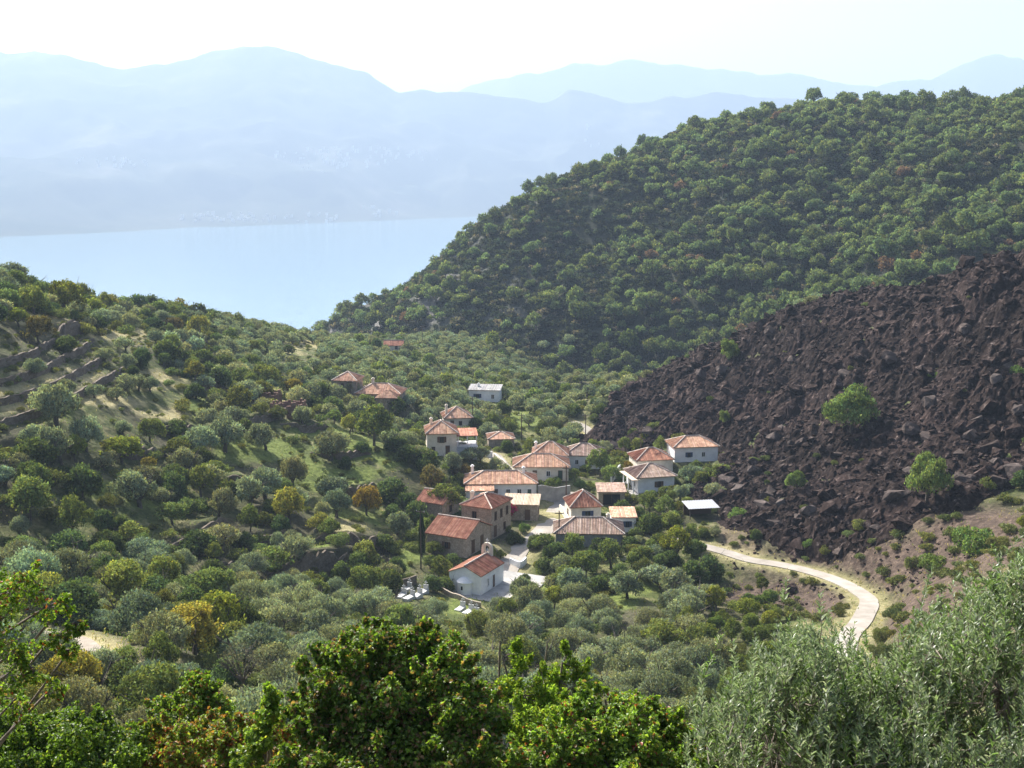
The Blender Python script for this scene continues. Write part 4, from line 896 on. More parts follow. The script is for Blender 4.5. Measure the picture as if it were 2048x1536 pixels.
# ------------------------------------------------------------------ building materials
def tintmat(name, cols, scale, rough=0.85, bump=.3, dist=.05, det=5):
    m, nt, out = newmat(name); b = NB(nt); tc = b.n('TexCoord'); at_ = b.n('Attribute', attribute_name='tint', attribute_type='GEOMETRY')
    f = b.noise(tc.outputs['Object'], scale, det, .65); c = b.mix(1.0, b.ramp(f, cols), at_.outputs['Color'], 'MULTIPLY')
    b.l(b.pbr(c, rough, .2, b.bump(b.noise(tc.outputs['Object'], scale * 4, 4), bump, dist)).outputs[0], out.inputs[0]); return m
ROOFM = {'weathered': tintmat('tiles_weathered', [(.3, (.28, .15, .10)), (.5, (.52, .31, .21)), (.7, (.68, .48, .35))], 1.1),
         'orange': tintmat('tiles_orange', [(.3, (.24, .10, .065)), (.5, (.40, .185, .12)), (.7, (.54, .31, .21))], .9),
         'brown': tintmat('tiles_brown', [(.3, (.19, .13, .10)), (.5, (.37, .26, .205)), (.7, (.54, .43, .36))], 1.0),
         'pale': tintmat('tiles_pale', [(.3, (.45, .36, .27)), (.6, (.62, .5, .38)), (.8, (.7, .6, .48))], 1.0),
         'grey': tintmat('roof_grey', [(.3, (.30, .29, .29)), (.6, (.45, .44, .43)), (.8, (.6, .6, .6))], .8)}
M_cap = simple('mortar', [(.35, (.42, .33, .27)), (.65, (.66, .58, .5))], 2, bump=.3)
def wallmat(name, a_, b_, sc_=.8, stone=False):
    m, nt, out = newmat(name); b = NB(nt); tc = b.n('TexCoord'); o_ = tc.outputs['Object']
    f = b.noise(o_, sc_, 6, .7); c = b.ramp(f, [(.35, a_), (.65, b_)]); h = b.noise(o_, 8, 4)
    if stone:
        vo = b.n('TexVoronoi', feature='DISTANCE_TO_EDGE'); vo.inputs['Scale'].default_value = 2.3; b.l(o_, vo.inputs['Vector'])
        v2 = b.n('TexVoronoi'); v2.inputs['Scale'].default_value = 2.3; b.l(o_, v2.inputs['Vector'])
        e = b.ramp(vo.outputs['Distance'], [(0.0, (.35, .35, .35)), (.09, (1, 1, 1))]); c = b.mix(1, c, e, 'MULTIPLY')
        c = b.mix(.45, c, b.ramp(v2.outputs['Color'], [(0, a_), (1, b_)])); h = vo.outputs['Distance']
    b.l(b.pbr(c, .9, .15, b.bump(h, .6 if stone else .25, .08)).outputs[0], out.inputs[0]); return m
WALLM = {'white': wallmat('plaster_white', (.72, .72, .71), (.86, .86, .85)), 'cream': wallmat('plaster_cream', (.56, .51, .42), (.76, .70, .60)), 'stone': wallmat('stone', (.22, .18, .14), (.46, .39, .31), 1.2, True),
         'greystone': wallmat('grey_stone', (.10, .08, .06), (.23, .19, .145), 1.2, True), 'grey': wallmat('plaster_grey', (.20, .20, .205), (.36, .35, .34)), 'brick': wallmat('brick', (.14, .08, .06), (.27, .17, .13), 1.5, True)}
def flat(name, c, rough=.6, spec=.4):
    m, nt, out = newmat(name); b = NB(nt); tc = b.n('TexCoord'); f = b.noise(tc.outputs['Object'], 3, 3)
    b.l(b.pbr(b.ramp(f, [(.3, tuple(q * .85 for q in c)), (.7, c)]), rough, spec).outputs[0], out.inputs[0]); return m
M_glass = flat('window_glass', (.015, .02, .028), .12, .6); M_wood = flat('brown_wood', (.10, .055, .03)); M_blue = flat('blue_paint', (.03, .055, .12)); M_trim = flat('white_trim', (.75, .75, .74)); M_dark = flat('dark_opening', (.012, .012, .014), .9, .1)
M_green = flat('green_paint', (.03, .07, .05)); M_metal = flat('grey_metal', (.35, .36, .38), .4); M_pole = flat('pole_wood', (.10, .08, .065), .9, .1); M_conc = simple('concrete', [(.35, (.24, .235, .225)), (.65, (.38, .37, .35))], .7, bump=.2); M_red = flat('red_paint', (.42, .08, .05))
def box(x0, x1, y0, y1, z0, z1):
    v, f = boxverts(x0, x1, y0, y1, z0, z1); return np.array(v, float), np.array(f)
def bmat(V, F, t=(1, 1, 1)): return np.ones((len(F), 3)) * t
def part(name, parent, V, F, mat, tint=None):
    return obj(name, mesh(name, V, F, mat, tint=bmat(V, F) if tint is None else tint), parent)
def roof_geo(w, d, z, rh, kind, over, axis, r):
    """solid roof: slopes, soffit, tile ribs, ridge caps. axis 'x': ridge along x"""
    if axis == 'y': w, d = d, w
    W, D = w / 2 + over, d / 2 + over; zt = z + rh; lip = .14
    if kind == 'hip':
        rl = max(W - D, 0.02); A = [(-W, -D), (W, -D), (W, D), (-W, D)]; R1, R2 = (-rl, 0), (rl, 0)
        polys = [[(-W, -D, z), (W, -D, z), (rl, 0, zt), (-rl, 0, zt)], [(W, -D, z), (W, D, z), (rl, 0, zt)], [(W, D, z), (-W, D, z), (-rl, 0, zt), (rl, 0, zt)], [(-W, D, z), (-W, -D, z), (-rl, 0, zt)]]
        ridges = [((-rl, 0, zt), (rl, 0, zt)), ((-W, -D, z), (-rl, 0, zt)), ((W, -D, z), (rl, 0, zt)), ((W, D, z), (rl, 0, zt)), ((-W, D, z), (-rl, 0, zt))]
    elif kind == 'gable':
        polys = [[(-W, -D, z), (W, -D, z), (W, 0, zt), (-W, 0, zt)], [(W, D, z), (-W, D, z), (-W, 0, zt), (W, 0, zt)]]; ridges = [((-W, 0, zt), (W, 0, zt))]
    else:
        polys = [[(-W, -D, z), (W, -D, z), (W, D, zt), (-W, D, zt)]]; ridges = []
    Vs, Qs, Ts, Ps = [], [], [], 0
    def add(vs, col):
        nonlocal Ps
        vs = [np.array(q, float) for q in vs]
        for k in range(1, len(vs) - 1):
            Vs.extend([vs[0], vs[k], vs[k + 1]]); Qs.append([Ps, Ps + 1, Ps + 2]); Ts.append(col); Ps += 3
    for P in polys:
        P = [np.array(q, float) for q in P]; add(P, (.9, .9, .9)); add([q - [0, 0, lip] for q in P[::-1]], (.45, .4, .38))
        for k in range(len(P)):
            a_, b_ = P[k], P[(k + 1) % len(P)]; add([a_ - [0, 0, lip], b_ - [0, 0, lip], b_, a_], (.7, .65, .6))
        e = P[1] - P[0]; el = np.linalg.norm(e); ex = e / el; nrm = np.cross(ex, P[2] - P[1] if len(P) == 3 else P[-1] - P[0]); nrm /= np.linalg.norm(nrm)
        if nrm[2] < 0: nrm = -nrm
        ey = np.cross(nrm, ex); uv = [((q - P[0]) @ ex, (q - P[0]) @ ey) for q in P]
        s = .13
        while s < el:
            ts = []
            for k in range(len(uv)):
                (x1, y1), (x2, y2) = uv[k], uv[(k + 1) % len(uv)]
                if (x1 > s) != (x2 > s): ts.append(y1 + (y2 - y1) * (s - x1) / (x2 - x1))
            if len(ts) == 2:
                t0, t1 = sorted(ts)
                if t1 - t0 > .3:
                    g = .62 + .6 * r.random(); col = (g, g * (.94 + .1 * r.random()), g * (.9 + .12 * r.random())); rr = .09
                    o0 = P[0] + ex * s + ey * (t0 - .04); o1 = P[0] + ex * s + ey * t1
                    add([o0 - ex * rr, o0 + nrm * .085, o1 + nrm * .085, o1 - ex * rr], col); add([o0 + nrm * .085, o0 + ex * rr, o1 + ex * rr, o1 + nrm * .085], col)
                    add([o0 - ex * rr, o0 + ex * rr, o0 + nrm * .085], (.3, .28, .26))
            s += .27
    V = np.array(Vs); F = np.array(Qs); T = np.array(Ts)
    caps = [tube([np.array(a_) + [0, 0, .07], np.array(b_) + [0, 0, .07]], [.13, .13], 6) for a_, b_ in ridges if math.dist(a_, b_) > .3]
    CV, CF = cat(caps) if caps else (None, None)
    if kind == 'gable':
        pass
    if axis == 'y':
        V = np.c_[-V[:, 1], V[:, 0], V[:, 2]]
        if CV is not None: CV = np.c_[-CV[:, 1], CV[:, 0], CV[:, 2]]
    return V, F, T, CV, CF
def house(key, name, label, wall, roofm, hgt, rh, kind='hip', axis='x', over=.35, openings=(), chims=(), cat_='house', group='houses of the village', base=1.2):
    h = HS[key]; w, d = h['w'], h['d']; root = empty(name, (h['x'], h['y'], h['z']), h['r']); tag(root, label, cat_, group)
    r = random.Random(key); wt = .001
    V, F = box(-w / 2, w / 2, -d / 2, d / 2, -base, hgt)
    if kind == 'gable':
        if axis == 'x': G = [(-w / 2, -d / 2, hgt), (-w / 2, d / 2, hgt), (-w / 2, 0, hgt + rh * .93), (w / 2, -d / 2, hgt), (w / 2, d / 2, hgt), (w / 2, 0, hgt + rh * .93)]
        else: G = [(-w / 2, -d / 2, hgt), (w / 2, -d / 2, hgt), (0, -d / 2, hgt + rh * .93), (-w / 2, d / 2, hgt), (w / 2, d / 2, hgt), (0, d / 2, hgt + rh * .93)]
        GF = [[0, 1, 2], [3, 5, 4], [0, 2, 5], [0, 5, 3], [1, 4, 5], [1, 5, 2]]
        me = mesh('wall', np.r_[V, np.array(G)], [F, np.array(GF) + 8], WALLM[wall]); wo = obj('wall', me, root)
    else: wo = part('wall', root, V, F, WALLM[wall])
    V, F, T, CV, CF = roof_geo(w, d, hgt + .1, rh, kind, over, axis, r)
    ro = obj('roof', mesh('roof', V, F, ROOFM[roofm], tint=T), root)
    if CV is not None: part('ridge_cap', ro, CV, CF, M_cap)
    for (cx, cy, cz, ch) in chims:
        cv = [box(cx - .28, cx + .28, cy - .28, cy + .28, cz, cz + ch), box(cx - .36, cx + .36, cy - .36, cy + .36, cz + ch, cz + ch + .12), box(cx - .2, cx + .2, cy - .2, cy + .2, cz + ch + .12, cz + ch + .35)]
        part('chimney', ro, *cat(cv), WALLM['cream' if wall != 'white' else 'white'])
    for (face, off, z0, ow_, oh, typ) in openings:
        opening(root, w, d, face, off, z0, ow_, oh, typ)
    return root
def opening(root, w, d, face, off, z0, ow_, oh, typ):
    def L(V):
        V = np.array(V, float)
        if face == 'f': return np.c_[V[:, 0] + off, V[:, 1] - d / 2, V[:, 2]]
        if face == 'r': return np.c_[-V[:, 1] + w / 2, V[:, 0] + off, V[:, 2]]
        if face == 'l': return np.c_[V[:, 1] - w / 2, -V[:, 0] + off, V[:, 2]]
    a_, t = ow_ / 2, .09; mt = {'window': M_trim, 'bluewin': M_blue, 'brownwin': M_wood, 'door': M_wood, 'greendoor': M_green, 'dark': M_wood, 'shutter': M_wood}[typ]
    fr = [box(-a_, a_, -.07, .06, z0 + oh - t, z0 + oh), box(-a_, -a_ + t, -.07, .06, z0, z0 + oh - t), box(a_ - t, a_, -.07, .06, z0, z0 + oh - t)]
    if 'door' not in typ: fr += [box(-a_ - .08, a_ + .08, -.14, .06, z0 - .08, z0), box(-.03, .03, -.06, .02, z0, z0 + oh - t)]
    V, F = cat(fr)
    if 'door' in typ:
        o = part('door', root, L(box(-a_ + t, a_ - t, -.03, .05, z0, z0 + oh - t)[0]), box(0, 1, 0, 1, 0, 1)[1], mt); part('frame', o, L(V), F, M_trim if wname(root) else M_wood)
    else:
        o = part('window', root, L(V), F, mt); part('pane', o, L(box(-a_ + t, a_ - t, -.025, .04, z0, z0 + oh - t)[0]), box(0, 1, 0, 1, 0, 1)[1], M_dark if typ == 'dark' else M_glass)
        if typ in ('bluewin', 'brownwin', 'shutter'):
            for s in (-1, 1):
                x0, x1 = sorted((s * a_, s * (a_ + ow_ * .48))); part('shutter', o, L(box(x0, x1, -.1, -.02, z0, z0 + oh)[0]), box(0, 1, 0, 1, 0, 1)[1], mt)
def wname(root): return 'white' in root['label']
C_ = house('chapel', 'chapel', 'small whitewashed chapel with a red tiled roof, rounded apse and bell arch', 'white', 'orange', 3.0, 1.25, 'gable', 'y', .12,
           [('r', .4, .1, .85, 2.1, 'door'), ('r', -1.4, .9, .5, 1.2, 'window')], (), 'chapel', None)
# apse, belfry, cross
n = 18; th_ = np.linspace(0, math.pi, n); A_ = []; AF = []
prof = [(1.25, -1.2), (1.25, 1.75), (1.38, 1.78), (1.38, 1.88), (1.1, 2.1), (.7, 2.4), (.02, 2.62)]
for (rr, zz) in prof: A_ += [(-math.cos(t) * rr, -3.8 - math.sin(t) * rr * .8, zz) for t in th_]
for k in range(len(prof) - 1): AF += [[k * n + j, k * n + j + 1, (k + 1) * n + j + 1, (k + 1) * n + j] for j in range(n - 1)]
ap = part('apse', C_, A_, AF, WALLM['white']); part('window', ap, *box(-.14, .14, -4.85, -4.74, .75, 1.35), M_glass)
bz = 4.3
bel = [box(-.95, -.42, 3.35, 3.8, bz - .5, bz + .95), box(.42, .95, 3.35, 3.8, bz - .5, bz + .95), box(-.42, .42, 3.36, 3.79, bz - .5, bz + .15)]
arc = []; k_ = 9
for j in range(k_):
    t0, t1 = math.pi * j / k_, math.pi * (j + 1) / k_; q = [(math.cos(t0) * .42, .95 + math.sin(t0) * .42), (math.cos(t0) * .95, .95 + math.sin(t0) * .85), (math.cos(t1) * .95, .95 + math.sin(t1) * .85), (math.cos(t1) * .42, .95 + math.sin(t1) * .42)]
    v = [(x, 3.36, bz + z) for x, z in q] + [(x, 3.79, bz + z) for x, z in q]; arc.append((np.array(v), np.array([[0, 1, 2, 3], [7, 6, 5, 4], [0, 4, 5, 1], [1, 5, 6, 2], [2, 6, 7, 3], [3, 7, 4, 0]])))
be = part('bell_arch', C_, *cat(bel + arc), WALLM['stone'] if False else WALLM['cream'])
bp = [(0, .62), (.1, .6), (.16, .45), (.2, .3), (.28, .2)]; bV = []; bF = []
for rr, zz in bp: bV += [(math.cos(q * .6283) * rr, 3.57 + math.sin(q * .6283) * rr, bz + zz + .25) for q in range(10)]
for k in range(len(bp) - 1): bF += [[k * 10 + q, k * 10 + (q + 1) % 10, k * 10 + 10 + (q + 1) % 10, k * 10 + 10 + q] for q in range(10)]
part('bell', be, bV, bF, M_metal); part('cross', be, *cat([box(-.05, .05, 3.52, 3.62, bz + 1.78, bz + 2.5), box(-.24, .24, 3.53, 3.61, bz + 2.12, bz + 2.22)]), M_trim)
house('barn', 'stone_house', 'low stone building with a plain orange roof just behind the chapel', 'stone', 'orange', 3.3, 2.0, 'gable', 'x', .3, [('r', -1.9, .2, 1.0, 2.3, 'door'), ('r', 1.2, .2, 1.0, 2.3, 'door'), ('f', 0, 1.2, .8, 1.1, 'brownwin')])
house('tall', 'stone_house', 'tall two-storey stone house with a hipped red roof and narrow windows', 'stone', 'orange', 5.6, 1.5, 'hip', 'y', .3, [('r', -2.3, .2, .9, 2.1, 'door'), ('r', 0, 3.3, .8, 1.5, 'dark'), ('r', -2.2, 3.3, .8, 1.5, 'dark'), ('r', 2.2, 3.3, .8, 1.5, 'dark'), ('f', -.4, 3.4, .9, 1.4, 'dark'), ('r', 1.2, .8, .8, 1.3, 'dark')], [(-2.2, -1.2, 5.9, 1.5)])
house('lean', 'outbuilding', 'brown outbuilding with a flat pale tiled roof beside the bougainvillea', 'stone', 'pale', 3.0, .75, 'shed', 'x', .3, [('f', 1.2, .1, 1.0, 2.0, 'door'), ('r', 0, 1, .8, 1, 'dark')], cat_='outbuilding')
house('hidden', 'stone_house', 'small orange-roofed house half hidden by trees on the left of the village', 'stone', 'orange', 2.8, 1.6, 'gable', 'x', .3, [('r', 0, .8, .9, 1.2, 'dark')])
lo = house('long', 'village_house', 'long white house with weathered hipped roof and a lean-to on its left end', 'white', 'weathered', 3.1, 1.7, 'hip', 'x', .35, [('f', -1.0, .1, .95, 2.1, 'door'), ('f', 1.4, 1.0, .9, 1.1, 'window'), ('f', 3.6, 1.0, .9, 1.1, 'window'), ('f', 5.6, .1, .9, 2.0, 'greendoor'), ('r', 0, 1, .9, 1.1, 'window')], [(-5.6, 1.4, 3.8, 1.7), (4.6, .2, 4.0, 1.4)])
V, F, T, CV, CF = roof_geo(5.2, 2.4, 2.45, .65, 'shed', .25, 'x', random.Random(4)); V[:, 1] -= 4.8; V[:, 0] -= 4.2
part('lean_to_wall', lo, *box(-6.6, -1.9, -5.9, -3.62, -1.2, 2.5), WALLM['white']); obj('lean_to_roof', mesh('roof', V, F, ROOFM['weathered'], tint=T), lo)
house('hipwide', 'village_house', 'wide single-storey house with a weathered hipped roof above a terrace wall', 'cream', 'weathered', 2.9, 1.9, 'hip', 'x', .4, [('f', -3.6, .1, .95, 2.1, 'door'), ('f', -1.4, .1, .95, 2.1, 'door'), ('f', 1.4, 1.0, .9, 1.1, 'window'), ('f', 3.9, .1, .95, 2.1, 'greendoor')])
house('pyramid', 'village_house', 'house with a pale pyramid roof peeping over the wide hipped house', 'white', 'weathered', 2.8, 2.3, 'hip', 'x', .35, [('f', -2, 1, .8, 1, 'window')], [(-3.2, .5, 2.9, 1.9)])
house('ridge', 'village_house', 'white-walled house with a brick-red hipped roof behind the bright green tree', 'white', 'brown', 2.9, 1.9, 'hip', 'x', .35, [('f', -1.6, 1.0, .8, 1.0, 'window'), ('f', .6, .1, .9, 2.0, 'door')])
ts = house('twostorey', 'village_house', 'two-storey cream house with a gabled front roof and a balcony on its right', 'cream', 'weathered', 4.7, 2.0, 'hip', 'y', .35, [('f', 0, 2.9, .95, 1.2, 'brownwin'), ('f', -1.8, .9, .8, 1.1, 'dark'), ('f', 1.2, .2, .9, 2.0, 'door'), ('l', 0, 2.9, .9, 1.2, 'brownwin')], [(-2.0, 1.5, 5.4, 1.5)])
part('veranda_wall', ts, *box(3.12, 7.4, -2.6, 2.6, -1.2, 1.5), WALLM['white'])
part('balcony_slab', ts, *box(3.12, 7.6, -3.0, 2.8, 1.52, 1.7), M_trim)
part('balcony_railing', ts, *cat([box(3.2, 7.5, -2.96, -2.9, 2.5, 2.58)] + [box(3.25 + q * .3, 3.29 + q * .3, -2.95, -2.91, 1.7, 2.5) for q in range(15)]), M_trim)
for q in range(3): part('balcony_post', ts, *box(3.4 + q * 1.9, 3.58 + q * 1.9, -2.75, -2.57, 1.7, 4.0), M_trim)
V, F, T, CV, CF = roof_geo(4.4, 5.2, 4.0, .5, 'shed', .2, 'x', random.Random(9)); V[:, 0] += 5.3; obj('balcony_roof', mesh('roof', V, F, ROOFM['orange'], tint=T), ts)
house('backhip', 'village_house', 'small pyramid-roofed house with a tall dark chimney above the two-storey house', 'cream', 'weathered', 2.6, 2.2, 'hip', 'x', .4, [('f', .5, .9, .8, 1, 'dark'), ('f', -1.5, .1, .9, 2, 'door')], [(-2.6, -.6, 3.0, 2.3)])
house('lowred', 'outbuilding', 'low outbuilding with a dusty red roof right of the balcony', 'stone', 'weathered', 1.9, 1.1, 'hip', 'x', .3, [('f', 1.2, .1, .9, 1.6, 'door')], cat_='outbuilding')
wf = house('whitefar', 'farmhouse', 'bright white farmhouse with a low grey roof alone among the far olives', 'white', 'grey', 3.2, .55, 'shed', 'x', .3, [('f', -1.8, 1.1, 1.1, 1.1, 'bluewin'), ('f', 2.4, .9, .9, 1.2, 'window')], [(-1.9, .5, 3.2, 1.1)], 'farmhouse', None)
house('uphill', 'stone_house', 'small stone house with a pink hipped roof, highest on the left hillside', 'stone', 'weathered', 3.6, 1.7, 'hip', 'x', .35, [('f', 1.2, 1.9, .7, 1.1, 'dark'), ('f', -.6, 1.9, .7, 1.1, 'dark')])
ht = house('hilltop', 'stone_house', 'rambling stone house with a double weathered roof on the left hillside', 'stone', 'weathered', 3.3, 1.9, 'hip', 'x', .35, [('f', -3, 1, .9, 1.2, 'dark'), ('f', -1, 1, .9, 1.2, 'dark')], [(-1.9, 0, 4.2, 2.1)])
V, F, T, CV, CF = roof_geo(4.6, 4.2, 3.05, 1.5, 'hip', .3, 'x', random.Random(3)); V[:, 0] += 2.7; V[:, 1] -= 4.6; obj('wing_roof', mesh('roof', V, F, ROOFM['weathered'], tint=T), ht); part('wing_wall', ht, *box(.5, 4.9, -6.6, -3.62, -1.8, 3.0), WALLM['stone'])
house('farred', 'farmhouse', 'tiny distant farmhouse whose red roof shows above the olives at the hill foot', 'cream', 'orange', 2.2, 1.5, 'gable', 'x', .3, [('f', 1, 1, .9, 1.2, 'dark')], (), 'farmhouse', None)
house('slopeback', 'village_house', 'orange-roofed house directly behind the white house at the lava edge', 'cream', 'orange', 2.9, 1.9, 'hip', 'x', .35, [('f', 0, 1, .9, 1.1, 'window')])
ws = house('whiteslope', 'village_house', 'white house with a mottled old roof raised over a dark basement at the lava edge', 'white', 'brown', 3.1, 1.9, 'hip', 'x', .55, [('f', .6, 1.0, .95, 1.15, 'brownwin'), ('l', 1.2, .1, .9, 2.1, 'greendoor'), ('l', -1.6, 1, .9, 1.1, 'window')], base=2.6)
part('terrace_slab', ws, *box(-5.4, 4.0, -4.6, 3.6, -.22, -.02), M_conc)
for q in range(3): part('terrace_post', ws, *box(-5.3, -5.12, -4.5 + q * 3.0, -4.32 + q * 3.0, 0, 2.9), M_trim)
part('porch_roof', ws, *box(-5.5, -3.92, -4.6, 3.4, 2.9, 3.0), ROOFM['pale'])
house('lavafoot', 'village_house', 'pale house under a pinkish hipped roof tucked against the black lava', 'white', 'weathered', 3.2, 1.7, 'hip', 'x', .35, [('f', -1.6, 1.1, .8, 1.0, 'bluewin'), ('f', 1.6, 1.1, .8, 1.0, 'window')])
house('cream', 'village_house', 'cream house with a blue window and a hipped roof bright on its left side', 'cream', 'orange', 3.1, 2.3, 'hip', 'y', .3, [('f', .3, 1.0, 1.1, 1.4, 'bluewin'), ('l', 0, .1, .9, 2.0, 'door')])
house('brownflat', 'outbuilding', 'brown-roofed outbuilding with a dark open front behind the cream house', 'stone', 'brown', 2.6, .5, 'shed', 'x', .3, [('f', 0, .1, 3.4, 2.1, 'dark')], cat_='outbuilding')
house('frontlong', 'village_house', 'low grey-walled house with a striped brown roof in the front row', 'grey', 'brown', 2.3, 1.9, 'hip', 'x', .4, [('f', -3, .3, .9, 1.7, 'dark'), ('f', 2.2, .6, 1.0, 1.0, 'dark')], [(3.4, 1.2, 3.0, 1.4)])
house('annex', 'outbuilding', 'small flat annex with a low pinkish roof right of the striped-roof house', 'white', 'weathered', 2.7, .35, 'shed', 'x', .25, [('f', .6, 1, .8, 1, 'bluewin')], cat_='outbuilding')
# open shed with a pale sheet roof
h = HS['shed']; sh_ = empty('open_shed', (h['x'], h['y'], h['z']), h['r']); tag(sh_, 'open shed with a pale sheet roof at the foot of the lava', 'shed')
for sx in (-1, 1):
    for sy in (-1, 1): part('post', sh_, *box(sx * 2.6 - .07, sx * 2.6 + .07, sy * 1.9 - .07, sy * 1.9 + .07, -.6, 2.1 + (sy > 0) * .3), M_pole)
rv = []; 
for k in range(25):
    x = -3.0 + k * .25; zz = .05 * (k % 2); rv += [(x, -2.3, 2.15 + zz), (x, 2.2, 2.5 + zz)]
part('roof', sh_, rv, [[2 * k, 2 * k + 2, 2 * k + 3, 2 * k + 1] for k in range(24)], M_metal); part('back_wall', sh_, *box(-2.6, 2.6, 1.75, 1.85, -.6, 2.2), M_wood)

# ------------------------------------------------------------------ roads
M_road = simple('road_concrete', [(.3, (.24, .215, .18)), (.55, (.33, .30, .26)), (.75, (.42, .39, .34))], .35, bump=.15, coord='Object', rough=.9)
M_path = simple('path_dirt', [(.3, (.16, .13, .095)), (.6, (.26, .225, .18)), (.8, (.34, .30, .25))], .6, bump=.4)
for key, (L, rz_, half) in ROADS.items():
    T2 = unit(np.gradient(L, axis=0)); N2 = np.c_[-T2[:, 1], T2[:, 0]]; rows = []
    for s in (-1, -.5, 0, .5, 1):
        w_ = half * s * (1 + (.06 * (vnoise(np.arange(len(L)) * .35, np.full(len(L), s * 9.), 5) - .5) if abs(s) == 1 else 0)); q = L + N2 * np.asarray(w_)[..., None] if np.ndim(w_) else L + N2 * w_
        rows.append(np.c_[q, rz_ + .03 * (1 - abs(s))])
    n_ = len(L); V = np.concatenate(rows + [rows[0] - [0, 0, .35], rows[-1] - [0, 0, .35]]); order = [5, 0, 1, 2, 3, 4, 6]; F = []
    for a_, b_ in zip(order[:-1], order[1:]): F += [[a_ * n_ + k, b_ * n_ + k, b_ * n_ + k + 1, a_ * n_ + k + 1] for k in range(n_ - 1)]
    tag(obj(key, mesh(key, V, F, M_path if key == 'footpath' else M_road)), kind='structure')

# ------------------------------------------------------------------ dry stone terrace walls
M_dry = WALLM['greystone']
WL = ['long', 'curved', 'low', 'broken', 'tall', 'short']
def drywall(L, hgt, label, mat=M_dry, name='terrace_wall', free=None, group='dry stone terrace walls'):
    T2 = unit(np.gradient(L, axis=0)); N2 = np.c_[-T2[:, 1], T2[:, 0]]; n_ = len(L); K = 7
    if free is None:
        zb = tz(*(L - N2 * .9).T) - .6; zt = np.maximum(tz(*(L + N2 * .5).T), zb + .2) + .02 + .3 * (fbm(np.arange(n_) * .55, np.zeros(n_), 2, 4) - .4)
    else: zb = tz(*L.T) - .3; zt = tz(*L.T) + free * np.ones(n_)
    V = []; o3 = L[0]; cx_, cy_ = L.mean(0)
    for k in range(K + 1):
        z = zb + (zt - zb) * k / K; d1, d2, idn = worley(np.arange(n_) * .7 * 1.6, z * 2.2, 6); dep = .42 - .12 * k / K + (np.clip(d2 - d1, 0, .3) * .5 + idn * .12) * (free is None)
        V.append(np.c_[L - N2 * (dep if free is None else .14)[..., None] if free is None else L - N2 * .14, z])
    V.append(np.c_[L + N2 * (-.1 if free is None else .14), zt]); V.append(np.c_[L + N2 * (.3 if free is None else .14), zb]); V = np.concatenate(V) - [cx_, cy_, 0]
    F = [[r_ * n_ + k, r_ * n_ + k + 1, (r_ + 1) * n_ + k + 1, (r_ + 1) * n_ + k] for r_ in range(K + 2) for k in range(n_ - 1)]
    e0 = [r_ * n_ for r_ in range(K + 3)]; Fe = np.array([e0[::-1]]); Fe2 = np.array([[q + n_ - 1 for q in e0]])
    o = obj(name, mesh(name, V, [np.array(F), Fe, Fe2], mat), loc=(cx_, cy_, 0)); return tag(o, label, 'wall', group, 'thing')
for k, ((L, hh_), (px, _, _)) in enumerate(zip(WALLS, TERR)):
    u, v = px[len(px) // 2]
    ln_ = float(np.linalg.norm(np.diff(L, axis=0), axis=1).sum()); drywall(L, hh_, f'{"long" if ln_ > 16 else "short"} {"high" if hh_ > 2 else "low"} dry stone terrace wall {where(max(u, 5), v)}')
yy_ = np.arange(178, 246, .7); xx_ = np.arange(-64, -100, -.25); XX, YY = np.meshgrid(xx_, yy_); ZZ = raw(XX, YY)
for k in range(1, 5):
    lev = TZ0 + TZS * (k + .84); xl = np.array([xx_[np.argmax(r_ >= lev)] if (r_ >= lev).any() else np.nan for r_ in ZZ]); g = ~np.isnan(xl) & (xl < -68.5) & (xl > -89)
    if g.sum() < 15: continue
    idx = np.flatnonzero(g); runs = np.split(idx, np.flatnonzero(np.diff(idx) > 1) + 1); run = max(runs, key=len)
    L = np.c_[smooth(xl[run], 5), yy_[run]]; c0_, c1_ = int(len(L) * random.uniform(0, .18)), int(len(L) * random.uniform(0, .18)); L = L[c0_:len(L) - c1_]
    u, v = proj(L[len(L) // 2][0], L[len(L) // 2][1], lev)
    drywall(L, 1.5, f'dry stone wall of the straw-coloured terraced field, number {k} counting up the slope' if False else ['', 'lowest', 'second lowest', 'second highest', 'highest'][k] + ' dry stone wall stepping up the straw-coloured terraced field', group='walls of the terraced field')
# garden and retaining walls near the houses
def fwall(px, hgt, label, mat, name='garden_wall'):
    L = spline([gp(u, v, lambda a_, b_: tz(a_, b_))[:2] for u, v in px], .7); return drywall(L, hgt, label, mat, name, free=hgt, group=None)
fwall([(1076, 1002), (1108, 1004), (1140, 1000)], 3.0, 'pale concrete retaining wall under the terrace of the wide hipped house', M_conc, 'retaining_wall')
fwall([(1212, 978), (1232, 979), (1252, 976)], 1.2, 'low white wall left of the white house at the lava edge', WALLM['white'])
fwall([(1222, 968), (1232, 955), (1240, 944)], 1.6, 'tall white garden wall running back beside the dark cypress', WALLM['white'])
fwall([(964, 912), (975, 916), (985, 915)], 1.4, 'short bright white wall right of the two-storey house', WALLM['white'])
fwall([(988, 916), (1002, 926), (1012, 936)], 1.0, 'low pale wall along the alley above the wide hipped house', WALLM['cream'])
fwall([(1120, 1022), (1132, 1040), (1138, 1052)], 1.3, 'cream garden wall left of the cream house', WALLM['cream'])
fwall([(1020, 1130), (1040, 1138), (1052, 1128)], 1.1, 'white courtyard wall behind the chapel yard', WALLM['white'])
fwall([(882, 1184), (905, 1196), (935, 1208), (962, 1216)], .8, 'low tile-topped wall in front of the chapel apse', WALLM['stone'], 'churchyard_wall')
fwall([(1002, 1216), (1016, 1208), (1030, 1200)], .9, 'pale low wall at the right corner of the chapel yard', WALLM['cream'], 'churchyard_wall')
fwall([(786, 1182), (808, 1176), (832, 1170)], 1.4, 'weathered wall behind the white graves', WALLM['greystone'], 'churchyard_wall')
